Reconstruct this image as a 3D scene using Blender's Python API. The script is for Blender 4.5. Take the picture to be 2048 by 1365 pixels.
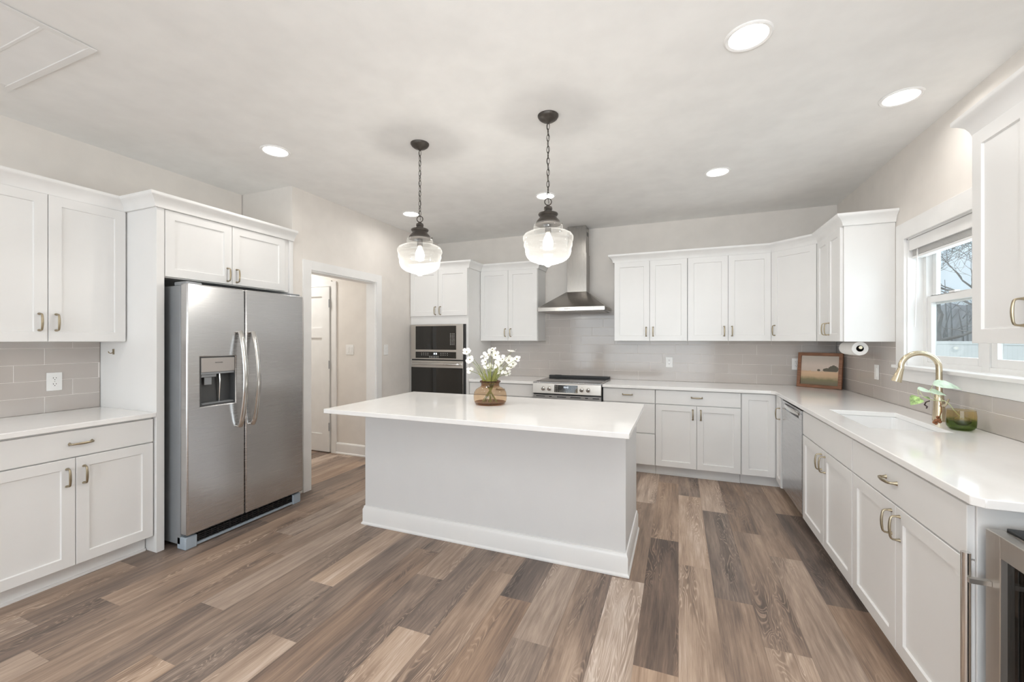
import bpy, bmesh, math, random
from mathutils import Vector, Matrix, noise as mnoise
R = math.radians
for o in list(bpy.data.objects):
    bpy.data.objects.remove(o)
scene = bpy.context.scene
COL = scene.collection

# ------------------------------------------------------------------ camera
H = 1.385
cam_d = bpy.data.cameras.new('camera')
cam_d.sensor_width = 36.0
cam_d.lens = 835.8 / 2048 * 36.0
cam_d.shift_y = -2.2 / 2048
cam_d.clip_start = 0.05
cam = bpy.data.objects.new('camera', cam_d)
COL.objects.link(cam)
cam.location = (0, 0, H)
cam.rotation_euler = (R(90), 0, R(21.72))
scene.camera = cam

# ------------------------------------------------------------------ world, exposure, lights
scene.view_settings.view_transform = 'Standard'
scene.view_settings.look = 'None'
scene.view_settings.gamma = 1.0
scene.view_settings.use_curve_mapping = False
scene.view_settings.exposure = 0.05
scene.cycles.diffuse_bounces = 7
scene.cycles.max_bounces = 14
scene.cycles.transparent_max_bounces = 16
scene.cycles.caustics_reflective = False
scene.cycles.caustics_refractive = False
scene.cycles.use_denoising = True

w = bpy.data.worlds.new('overcast_sky')
scene.world = w
w.use_nodes = True
nt = w.node_tree
nt.nodes.clear()
wo = nt.nodes.new('ShaderNodeOutputWorld')
bg = nt.nodes.new('ShaderNodeBackground')
tc = nt.nodes.new('ShaderNodeTexCoord')
cl = nt.nodes.new('ShaderNodeTexNoise')
cl.inputs['Scale'].default_value = 2.2
cl.inputs['Detail'].default_value = 4
rp = nt.nodes.new('ShaderNodeValToRGB')
rp.color_ramp.elements[0].position = 0.35
rp.color_ramp.elements[0].color = (0.52, 0.66, 0.78, 1)
rp.color_ramp.elements[1].position = 0.7
rp.color_ramp.elements[1].color = (0.74, 0.80, 0.85, 1)
nt.links.new(tc.outputs['Generated'], cl.inputs['Vector'])
nt.links.new(cl.outputs['Fac'], rp.inputs['Fac'])
nt.links.new(rp.outputs['Color'], bg.inputs['Color'])
bg.inputs['Strength'].default_value = 1.25
nt.links.new(bg.outputs['Background'], wo.inputs['Surface'])


def area(name, loc, rot, sx, sy, power, color, portal=False, spread=180, shape='RECTANGLE'):
    d = bpy.data.lights.new(name, 'AREA')
    d.shape = shape
    d.size = sx
    d.size_y = sy
    d.energy = power
    d.color = color
    d.spread = R(spread)
    if portal:
        d.cycles.is_portal = True
    o = bpy.data.objects.new(name, d)
    COL.objects.link(o)
    o.location = loc
    o.rotation_euler = rot
    return o


DAY = (0.86, 0.94, 1.0)
WARM = (1.0, 0.965, 0.92)
# daylight through the tall windows of the great room behind the camera
area('great_room_daylight', (-1.2, -3.93, 1.30), (R(90), 0, 0), 4.2, 2.2, 112, DAY)
# daylight from the sky through the sink window
area('sink_window_daylight', (1.74, 3.09, 1.66), (R(90), 0, R(90)), 1.2, 0.85, 13, DAY)
CANS = [(0.29, 2.124), (1.155, 2.972), (0.293, 3.75), (-2.688, 2.159), (-1.164, 3.774), (-2.675, 3.777)]
for i, (x, y) in enumerate(CANS):
    area('downlight_lamp', (x, y, 2.737), (0, 0, 0), 0.15, 0.15, 3.1, WARM, shape='DISK', spread=165)
# unseen downlights added behind the camera to brighten the room
for (x, y) in ((-2.688, 0.35), (0.29, 0.35), (-2.688, -1.5), (0.29, -1.5), (-1.2, -2.6)):
    area('downlight_lamp', (x, y, 2.737), (0, 0, 0), 0.15, 0.15, 3.1, WARM, shape='DISK', spread=165)
# fill light added out of view, aimed up to brighten the ceiling
area('ceiling_fill', (0.25, -0.3, 1.9), (R(180 - 18), R(-4), 0), 0.5, 0.5, 40, (0.97, 0.985, 1.0))
sn = bpy.data.lights.new('yard_fill_sun', 'SUN')  # soft sun added despite the overcast sky, to brighten fence and trees
sn.energy = 2.2
sn.angle = R(25)
sno = bpy.data.objects.new('yard_fill_sun', sn)
COL.objects.link(sno)
sno.rotation_euler = Vector((0.8, -0.15, -0.6)).to_track_quat('-Z', 'Y').to_euler()
area('corridor_lamp', (-4.6, 3.38, 2.73), (0, 0, 0), 0.2, 0.2, 17, (1.0, 0.99, 0.95), shape='DISK', spread=165)


# ------------------------------------------------------------------ materials
def newmat(name):
    m = bpy.data.materials.new(name)
    m.use_nodes = True
    t = m.node_tree
    t.nodes.clear()
    out = t.nodes.new('ShaderNodeOutputMaterial')
    return m, t, out


def N(t, kind, **kw):
    n = t.nodes.new(kind)
    for k, v in kw.items():
        if k in n.inputs:
            n.inputs[k].default_value = v
        else:
            setattr(n, k, v)
    return n


def pbr(name, col, rough=0.5, metal=0.0, var=0.03, scale=6.0, bump=0.0, bscale=60.0, stretch=(1, 1, 1),
        spec=0.5, aniso=0.0, coat=0.0, rvar=0.0):
    """Principled material with procedural tone variation and optional bump."""
    m, t, out = newmat(name)
    p = N(t, 'ShaderNodeBsdfPrincipled')
    p.inputs['Metallic'].default_value = metal
    p.inputs['Roughness'].default_value = rough
    p.inputs['Specular IOR Level'].default_value = spec
    p.inputs['Coat Weight'].default_value = coat
    p.inputs['Anisotropic'].default_value = aniso
    co = N(t, 'ShaderNodeTexCoord')
    mp = N(t, 'ShaderNodeMapping')
    mp.inputs['Scale'].default_value = stretch
    t.links.new(co.outputs['Object'], mp.inputs['Vector'])
    no = N(t, 'ShaderNodeTexNoise')
    no.inputs['Scale'].default_value = scale
    no.inputs['Detail'].default_value = 3
    t.links.new(mp.outputs['Vector'], no.inputs['Vector'])
    r = N(t, 'ShaderNodeValToRGB')
    a = tuple(max(0, c * (1 - var)) for c in col)
    b = tuple(min(1, c * (1 + var)) for c in col)
    r.color_ramp.elements[0].color = a + (1,)
    r.color_ramp.elements[1].color = b + (1,)
    r.color_ramp.elements[0].position = 0.3
    r.color_ramp.elements[1].position = 0.7
    t.links.new(no.outputs['Fac'], r.inputs['Fac'])
    t.links.new(r.outputs['Color'], p.inputs['Base Color'])
    if rvar:
        mr = N(t, 'ShaderNodeMapRange')
        mr.inputs['To Min'].default_value = rough - rvar
        mr.inputs['To Max'].default_value = rough + rvar
        t.links.new(no.outputs['Fac'], mr.inputs['Value'])
        t.links.new(mr.outputs['Result'], p.inputs['Roughness'])
    if bump:
        n2 = N(t, 'ShaderNodeTexNoise')
        n2.inputs['Scale'].default_value = bscale
        n2.inputs['Detail'].default_value = 4
        t.links.new(mp.outputs['Vector'], n2.inputs['Vector'])
        bp = N(t, 'ShaderNodeBump')
        bp.inputs['Strength'].default_value = bump
        bp.inputs['Distance'].default_value = 0.01
        t.links.new(n2.outputs['Fac'], bp.inputs['Height'])
        t.links.new(bp.outputs['Normal'], p.inputs['Normal'])
    t.links.new(p.outputs['BSDF'], out.inputs['Surface'])
    return m


def schlick(t, f0=0.045, k=0.9):
    """fresnel-like factor that is the same from both sides of a thin sheet"""
    lw = N(t, 'ShaderNodeLayerWeight')
    lw.inputs['Blend'].default_value = 0.5
    pw = N(t, 'ShaderNodeMath', operation='POWER')
    t.links.new(lw.outputs['Facing'], pw.inputs[0])
    pw.inputs[1].default_value = 5.0
    ma = N(t, 'ShaderNodeMath', operation='MULTIPLY_ADD')
    t.links.new(pw.outputs[0], ma.inputs[0])
    ma.inputs[1].default_value = k
    ma.inputs[2].default_value = f0
    return ma.outputs[0]


def thin_glass(name, tint=(1, 1, 1), haze=0.0, hazecol=(1, 1, 1), gloss=0.06, edge=None):
    m, t, out = newmat(name)
    tr = N(t, 'ShaderNodeBsdfTransparent')
    tr.inputs['Color'].default_value = tint + (1,)
    gl = N(t, 'ShaderNodeBsdfGlossy')
    gl.inputs['Roughness'].default_value = gloss
    no = N(t, 'ShaderNodeTexNoise')
    no.inputs['Scale'].default_value = 9.0
    ml = N(t, 'ShaderNodeMath', operation='MULTIPLY')
    mr = N(t, 'ShaderNodeMapRange')
    mr.inputs['To Min'].default_value = 0.85
    mr.inputs['To Max'].default_value = 1.0
    t.links.new(no.outputs['Fac'], mr.inputs['Value'])
    t.links.new(schlick(t), ml.inputs[0])
    t.links.new(mr.outputs['Result'], ml.inputs[1])
    mx = N(t, 'ShaderNodeMixShader')
    t.links.new(ml.outputs[0], mx.inputs['Fac'])
    t.links.new(tr.outputs[0], mx.inputs[1])
    t.links.new(gl.outputs[0], mx.inputs[2])
    last = mx
    if haze:
        tl = N(t, 'ShaderNodeBsdfTranslucent')
        tl.inputs['Color'].default_value = hazecol + (1,)
        df = N(t, 'ShaderNodeBsdfDiffuse')
        df.inputs['Color'].default_value = hazecol + (1,)
        m1 = N(t, 'ShaderNodeMixShader')
        m1.inputs['Fac'].default_value = 0.5
        t.links.new(tl.outputs[0], m1.inputs[1])
        t.links.new(df.outputs[0], m1.inputs[2])
        lw2 = N(t, 'ShaderNodeLayerWeight')
        lw2.inputs['Blend'].default_value = 0.35
        hz = N(t, 'ShaderNodeMapRange')
        hz.inputs['To Min'].default_value = haze
        hz.inputs['To Max'].default_value = min(1, edge if edge else haze * 3.0)
        sq = N(t, 'ShaderNodeMath', operation='POWER')
        t.links.new(lw2.outputs['Facing'], sq.inputs[0])
        sq.inputs[1].default_value = 2.5
        t.links.new(sq.outputs[0], hz.inputs['Value'])
        m2 = N(t, 'ShaderNodeMixShader')
        t.links.new(hz.outputs['Result'], m2.inputs['Fac'])
        t.links.new(mx.outputs[0], m2.inputs[1])
        t.links.new(m1.outputs[0], m2.inputs[2])
        last = m2
    t.links.new(last.outputs[0], out.inputs['Surface'])
    return m


def emit(name, col, strength):
    m, t, out = newmat(name)
    e = N(t, 'ShaderNodeEmission')
    e.inputs['Color'].default_value = col + (1,)
    e.inputs['Strength'].default_value = strength
    t.links.new(e.outputs[0], out.inputs['Surface'])
    return m


M = {}
M['wall'] = pbr('wall_paint', (0.76, 0.725, 0.685), 0.65, bump=0.03, bscale=220)
M['ceil'] = pbr('ceiling_paint', (0.86, 0.86, 0.85), 0.8, bump=0.03, bscale=200)
M['trim'] = pbr('trim_paint', (0.82, 0.818, 0.81), 0.35)
M['cab'] = pbr('cabinet_paint', (0.80, 0.798, 0.79), 0.32, var=0.01)
M['cabin'] = pbr('cabinet_interior_wood', (0.45, 0.32, 0.20), 0.5, var=0.1, stretch=(1, 12, 1))
M['quartz'] = pbr('white_quartz', (0.91, 0.905, 0.895), 0.10, var=0.012, scale=14, coat=0.2)
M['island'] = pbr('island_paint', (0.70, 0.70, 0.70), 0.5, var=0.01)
M['steel'] = pbr('brushed_stainless', (0.61, 0.61, 0.615), 0.27, 1.0, var=0.012, scale=4.0, stretch=(1, 1, 240), rvar=0.015)
M['steelh'] = pbr('brushed_stainless_vertical', (0.62, 0.59, 0.55), 0.36, 1.0, var=0.02, scale=4.0, stretch=(120, 120, 1), rvar=0.02)
M['hood'] = pbr('hood_stainless', (0.40, 0.38, 0.355), 0.27, 1.0, var=0.02, scale=4.0, stretch=(120, 120, 1), rvar=0.02)
M['steeld'] = pbr('fridge_side_grey', (0.30, 0.315, 0.33), 0.45, 0.35)
M['bluegrey'] = pbr('blue_grey_plastic', (0.36, 0.42, 0.48), 0.5)
M['pewter'] = pbr('polished_steel', (0.72, 0.71, 0.69), 0.16, 1.0, var=0.02)
M['brass'] = pbr('champagne_bronze', (0.41, 0.35, 0.25), 0.34, 1.0, var=0.05, scale=30)
M['gold'] = pbr('brushed_gold', (0.70, 0.61, 0.45), 0.24, 1.0, var=0.05, scale=8, stretch=(30, 30, 1))
M['bronze'] = pbr('oil_rubbed_bronze', (0.075, 0.066, 0.058), 0.42, 0.6, var=0.15, scale=25)
M['blackglass'] = pbr('black_glass', (0.018, 0.017, 0.015), 0.06, 0.0, spec=0.6)
M['black'] = pbr('black_plastic', (0.015, 0.015, 0.016), 0.4)
M['darkgrey'] = pbr('dark_grey_plastic', (0.075, 0.078, 0.08), 0.3)
M['midgrey'] = pbr('warm_grey_plastic', (0.40, 0.375, 0.355), 0.35)
M['tile'] = pbr('glazed_taupe_tile', (0.51, 0.47, 0.44), 0.12, var=0.03, scale=3, bump=0.02, bscale=14)
M['grout'] = pbr('pale_grout', (0.78, 0.74, 0.71), 0.85)
M['plate'] = pbr('white_switch_plastic', (0.84, 0.84, 0.83), 0.3)
M['slot'] = pbr('outlet_slot', (0.05, 0.05, 0.05), 0.6)
M['ceramic'] = pbr('white_sink_ceramic', (0.86, 0.86, 0.86), 0.12)
M['lens'] = emit('led_lens', (1.0, 0.97, 0.92), 9.0)
M['bulb'] = emit('bulb_glow', (1.0, 0.95, 0.86), 14.0)
M['display'] = emit('clock_display', (0.85, 0.92, 1.0), 1.6)
M['marks'] = pbr('printed_white_marks', (0.55, 0.55, 0.53), 0.5)
M['shade'] = thin_glass('clear_ribbed_shade_glass', (0.97, 0.97, 0.96), haze=0.048, hazecol=(0.95, 0.95, 0.93), edge=0.17)
M['pane'] = thin_glass('window_pane_glass', (0.96, 0.98, 0.98), gloss=0.02)
M['amber'] = thin_glass('amber_vase_glass', (0.90, 0.77, 0.62), haze=0.02, hazecol=(0.8, 0.6, 0.45))
M['amber_rim'] = thin_glass('amber_vase_rim_glass', (0.55, 0.40, 0.28), haze=0.03, hazecol=(0.5, 0.35, 0.22))
M['cooler_glass'] = thin_glass('smoked_cooler_glass', (0.25, 0.24, 0.23), gloss=0.03)
M['paper'] = pbr('paper_towel', (0.88, 0.87, 0.85), 0.9, bump=0.1, bscale=90)
M['petal'] = pbr('white_petal', (0.90, 0.89, 0.85), 0.6)
M['stamen'] = pbr('olive_flower_centre', (0.25, 0.24, 0.10), 0.7, var=0.2, scale=200)
M['stem'] = pbr('olive_green_stem', (0.23, 0.27, 0.10), 0.6, var=0.25, scale=40)
M['grass'] = pbr('yellow_green_grass', (0.36, 0.38, 0.12), 0.6, var=0.3, scale=40)
M['leaf'] = pbr('variegated_leaf', (0.36, 0.52, 0.20), 0.4, var=0.55, scale=60)
M['paleleaf'] = pbr('pale_variegated_leaf', (0.60, 0.74, 0.58), 0.4, var=0.2, scale=40)
M['vine'] = pbr('pale_vine_stem', (0.52, 0.56, 0.32), 0.5, var=0.2)
M['root'] = pbr('brown_root', (0.26, 0.10, 0.04), 0.6, var=0.4, scale=90)
M['darkroot'] = pbr('dark_dried_stem', (0.05, 0.03, 0.03), 0.6)
M['stone'] = pbr('mossy_stone', (0.22, 0.19, 0.06), 0.6, var=0.3, scale=50)
M['walnut'] = pbr('walnut_frame', (0.23, 0.10, 0.05), 0.42, var=0.3, scale=5, stretch=(2, 20, 20))
M['fence'] = pbr('white_vinyl', (0.90, 0.92, 0.93), 0.5)
M['bark'] = pbr('grey_bark', (0.20, 0.19, 0.185), 0.9, var=0.3, scale=8)
M['woods'] = pbr('bare_undergrowth', (0.20, 0.215, 0.235), 0.95, var=0.35, scale=1.2, stretch=(1, 1, 0.25))
M['lawn'] = pbr('winter_lawn', (0.25, 0.27, 0.17), 0.95, var=0.3)
M['cord'] = pbr('dark_cord', (0.05, 0.045, 0.04), 0.6)


def tinted_water():
    m, t, out = newmat('green_tinted_jar_glass')
    co = N(t, 'ShaderNodeTexCoord')
    sp = N(t, 'ShaderNodeSeparateXYZ')
    t.links.new(co.outputs['Object'], sp.inputs[0])
    r = N(t, 'ShaderNodeValToRGB')
    e = r.color_ramp.elements
    e[0].position = 0.0
    e[0].color = (0.42, 0.52, 0.26, 1)
    e[1].position = 0.11
    e[1].color = (0.88, 0.79, 0.58, 1)
    k = e.new(0.05)
    k.color = (0.50, 0.58, 0.28, 1)
    k = e.new(0.062)
    k.color = (0.84, 0.74, 0.50, 1)
    t.links.new(sp.outputs['Z'], r.inputs['Fac'])
    tr = N(t, 'ShaderNodeBsdfTransparent')
    t.links.new(r.outputs['Color'], tr.inputs['Color'])
    gl = N(t, 'ShaderNodeBsdfGlossy')
    gl.inputs['Roughness'].default_value = 0.05
    mx = N(t, 'ShaderNodeMixShader')
    t.links.new(schlick(t), mx.inputs['Fac'])
    t.links.new(tr.outputs[0], mx.inputs[1])
    t.links.new(gl.outputs[0], mx.inputs[2])
    t.links.new(mx.outputs[0], out.inputs['Surface'])
    return m


M['jar'] = tinted_water()


def screen_mat():
    m, t, out = newmat('insect_screen_mesh')
    tr = N(t, 'ShaderNodeBsdfTransparent')
    df = N(t, 'ShaderNodeBsdfDiffuse')
    df.inputs['Color'].default_value = (0.10, 0.11, 0.12, 1)
    mx = N(t, 'ShaderNodeMixShader')
    mx.inputs['Fac'].default_value = 0.15
    t.links.new(tr.outputs[0], mx.inputs[1])
    t.links.new(df.outputs[0], mx.inputs[2])
    t.links.new(mx.outputs[0], out.inputs['Surface'])
    return m


M['screen'] = screen_mat()


def plank_mat():
    m, t, out = newmat('rustic_oak_planks')
    L = t.links.new
    p = N(t, 'ShaderNodeBsdfPrincipled')
    p.inputs['Specular IOR Level'].default_value = 0.35
    at = N(t, 'ShaderNodeAttribute', attribute_name='plank')
    sp = N(t, 'ShaderNodeSeparateColor')
    L(at.outputs['Color'], sp.inputs[0])
    uv = N(t, 'ShaderNodeUVMap', uv_map='UVMap')
    su = N(t, 'ShaderNodeSeparateXYZ')
    L(uv.outputs['UV'], su.inputs[0])
    sd = N(t, 'ShaderNodeMath', operation='MULTIPLY')
    L(sp.outputs[1], sd.inputs[0])
    sd.inputs[1].default_value = 97.0

    def vec(ku, kv):
        a = N(t, 'ShaderNodeMath', operation='MULTIPLY')
        L(su.outputs[0], a.inputs[0])
        a.inputs[1].default_value = ku
        b = N(t, 'ShaderNodeMath', operation='MULTIPLY')
        L(su.outputs[1], b.inputs[0])
        b.inputs[1].default_value = kv
        c = N(t, 'ShaderNodeCombineXYZ')
        L(a.outputs[0], c.inputs[0])
        L(b.outputs[0], c.inputs[1])
        L(sd.outputs[0], c.inputs[2])
        return c

    def noi(ku, kv, det, rough=0.55, dist=0.0):
        n = N(t, 'ShaderNodeTexNoise')
        n.inputs['Scale'].default_value = 1.0
        n.inputs['Detail'].default_value = det
        n.inputs['Roughness'].default_value = rough
        n.inputs['Distortion'].default_value = dist
        L(vec(ku, kv).outputs[0], n.inputs['Vector'])
        return n.outputs['Fac']

    def math_(op, a, b=None, c=None):
        n = N(t, 'ShaderNodeMath', operation=op)
        for i, v in enumerate((a, b, c)):
            if v is None:
                continue
            if isinstance(v, (int, float)):
                n.inputs[i].default_value = v
            else:
                L(v, n.inputs[i])
        return n.outputs[0]

    def sub(a, lo, hi, tl, th):
        n = N(t, 'ShaderNodeMapRange')
        n.inputs['From Min'].default_value = lo
        n.inputs['From Max'].default_value = hi
        n.inputs['To Min'].default_value = tl
        n.inputs['To Max'].default_value = th
        L(a, n.inputs['Value'])
        return n.outputs['Result']
    broad = noi(9, 1.1, 4, 0.6, 0.8)
    grain = noi(70, 3.0, 5, 0.65)
    fine = noi(300, 9.0, 3)
    heart = noi(11, 1.3, 2, 0.5, 1.2)
    heartmask = sub(noi(7, 0.75, 2), 0.50, 0.64, 0, 1)
    lines = math_('FRACT', math_('MULTIPLY', heart, 19.0))
    thin = sub(math_('ABSOLUTE', math_('SUBTRACT', lines, 0.5)), 0.02, 0.24, 1, 0)
    tone = math_('ADD', sp.outputs[0], sub(broad, 0.3, 0.7, -0.19, 0.19))
    tone = math_('ADD', tone, sub(grain, 0.3, 0.7, -0.13, 0.13))
    tone = math_('ADD', tone, sub(fine, 0.3, 0.7, -0.07, 0.07))
    tone = math_('SUBTRACT', tone, math_('MULTIPLY', heartmask, 0.26))
    tone = math_('ADD', tone, math_('MULTIPLY', math_('MULTIPLY', thin, heartmask), 0.42))
    kn = N(t, 'ShaderNodeTexVoronoi')
    kn.inputs['Scale'].default_value = 1.0
    L(vec(4.2, 1.25).outputs[0], kn.inputs['Vector'])
    knot = sub(math_('ADD', kn.outputs['Distance'], math_('MULTIPLY', math_('SUBTRACT', grain, 0.5), 0.10)), 0.03, 0.17, 1, 0)
    tone = math_('SUBTRACT', tone, math_('MULTIPLY', knot, 0.24))
    r = N(t, 'ShaderNodeValToRGB')
    e = r.color_ramp.elements
    e[0].position = 0.0
    e[0].color = (0.098, 0.075, 0.064, 1)
    e[1].position = 1.0
    e[1].color = (0.67, 0.565, 0.485, 1)
    for pos, c in ((0.25, (0.19, 0.142, 0.116)), (0.5, (0.325, 0.238, 0.184)), (0.75, (0.48, 0.368, 0.287))):
        k = e.new(pos)
        k.color = c + (1,)
    L(tone, r.inputs['Fac'])
    # dark joint between planks
    eu = math_('MINIMUM', su.outputs[0], math_('SUBTRACT', 0.18, su.outputs[0]))
    seam = sub(eu, 0.0004, 0.0014, 0.72, 1.0)
    mixc = N(t, 'ShaderNodeMix', data_type='RGBA', blend_type='MULTIPLY')
    mixc.inputs['Factor'].default_value = 1.0
    L(r.outputs['Color'], mixc.inputs['A'])
    L(seam, mixc.inputs['B'])
    hs = N(t, 'ShaderNodeHueSaturation')
    L(mixc.outputs['Result'], hs.inputs['Color'])
    L(sub(sp.outputs[2], 0, 1, 0.86, 1.16), hs.inputs['Saturation'])
    L(hs.outputs['Color'], p.inputs['Base Color'])
    L(sub(grain, 0.3, 0.7, 0.34, 0.48), p.inputs['Roughness'])
    bp = N(t, 'ShaderNodeBump')
    bp.inputs['Strength'].default_value = 0.08
    bp.inputs['Distance'].default_value = 0.004
    L(grain, bp.inputs['Height'])
    L(bp.outputs['Normal'], p.inputs['Normal'])
    L(p.outputs['BSDF'], out.inputs['Surface'])
    return m


M['plank'] = plank_mat()


def painting_mat():
    """small pastoral canvas: pale cloudy sky, dark tree clump, straw field"""
    m, t, out = newmat('landscape_canvas')
    L = t.links.new
    p = N(t, 'ShaderNodeBsdfPrincipled')
    p.inputs['Roughness'].default_value = 0.6
    uv = N(t, 'ShaderNodeTexCoord')
    su = N(t, 'ShaderNodeSeparateXYZ')
    L(uv.outputs['Object'], su.inputs[0])
    no = N(t, 'ShaderNodeTexNoise')
    no.inputs['Scale'].default_value = 22
    no.inputs['Detail'].default_value = 5
    L(uv.outputs['Object'], no.inputs['Vector'])
    n2 = N(t, 'ShaderNodeTexNoise')
    n2.inputs['Scale'].default_value = 70
    n2.inputs['Detail'].default_value = 4
    L(uv.outputs['Object'], n2.inputs['Vector'])

    def mm(op, a, b):
        n = N(t, 'ShaderNodeMath', operation=op)
        for i, v in enumerate((a, b)):
            if isinstance(v, (int, float)):
                n.inputs[i].default_value = v
            else:
                L(v, n.inputs[i])
        return n.outputs[0]
    zz = mm('ADD', su.outputs[2], mm('MULTIPLY', mm('SUBTRACT', no.outputs['Fac'], 0.5), 0.035))
    r = N(t, 'ShaderNodeValToRGB')
    e = r.color_ramp.elements
    e[0].position = 0.02
    e[0].color = (0.20, 0.17, 0.11, 1)
    e[1].position = 0.26
    e[1].color = (0.52, 0.46, 0.40, 1)
    for pos, c in ((0.05, (0.22, 0.20, 0.11)), (0.08, (0.56, 0.40, 0.25)), (0.12, (0.66, 0.46, 0.30)), (0.132, (0.60, 0.42, 0.28)),
                   (0.138, (0.58, 0.48, 0.41)), (0.19, (0.64, 0.54, 0.47))):
        k = e.new(pos)
        k.color = c + (1,)
    L(zz, r.inputs['Fac'])
    # tree clump at right, small tree in the middle

    def blob(cx, cz, rx, rz):
        dx = mm('DIVIDE', mm('SUBTRACT', su.outputs[0], cx), rx)
        dz = mm('DIVIDE', mm('SUBTRACT', su.outputs[2], cz), rz)
        d = mm('ADD', mm('MULTIPLY', dx, dx), mm('MULTIPLY', dz, dz))
        d = mm('ADD', d, mm('MULTIPLY', mm('SUBTRACT', n2.outputs['Fac'], 0.5), 1.6))
        return mm('LESS_THAN', d, 1.0)
    mk = mm('MAXIMUM', mm('MAXIMUM', blob(0.275, 0.158, 0.042, 0.036), blob(0.225, 0.147, 0.035, 0.02)), blob(0.155, 0.143, 0.013, 0.011))
    hz = mm('GREATER_THAN', su.outputs[2], 0.134)
    mk = mm('MULTIPLY', mk, hz)
    mx = N(t, 'ShaderNodeMix', data_type='RGBA')
    L(mk, mx.inputs['Factor'])
    L(r.outputs['Color'], mx.inputs['A'])
    mx.inputs['B'].default_value = (0.13, 0.115, 0.085, 1)
    L(mx.outputs['Result'], p.inputs['Base Color'])
    L(p.outputs['BSDF'], out.inputs['Surface'])
    return m


M['painting'] = painting_mat()


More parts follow.
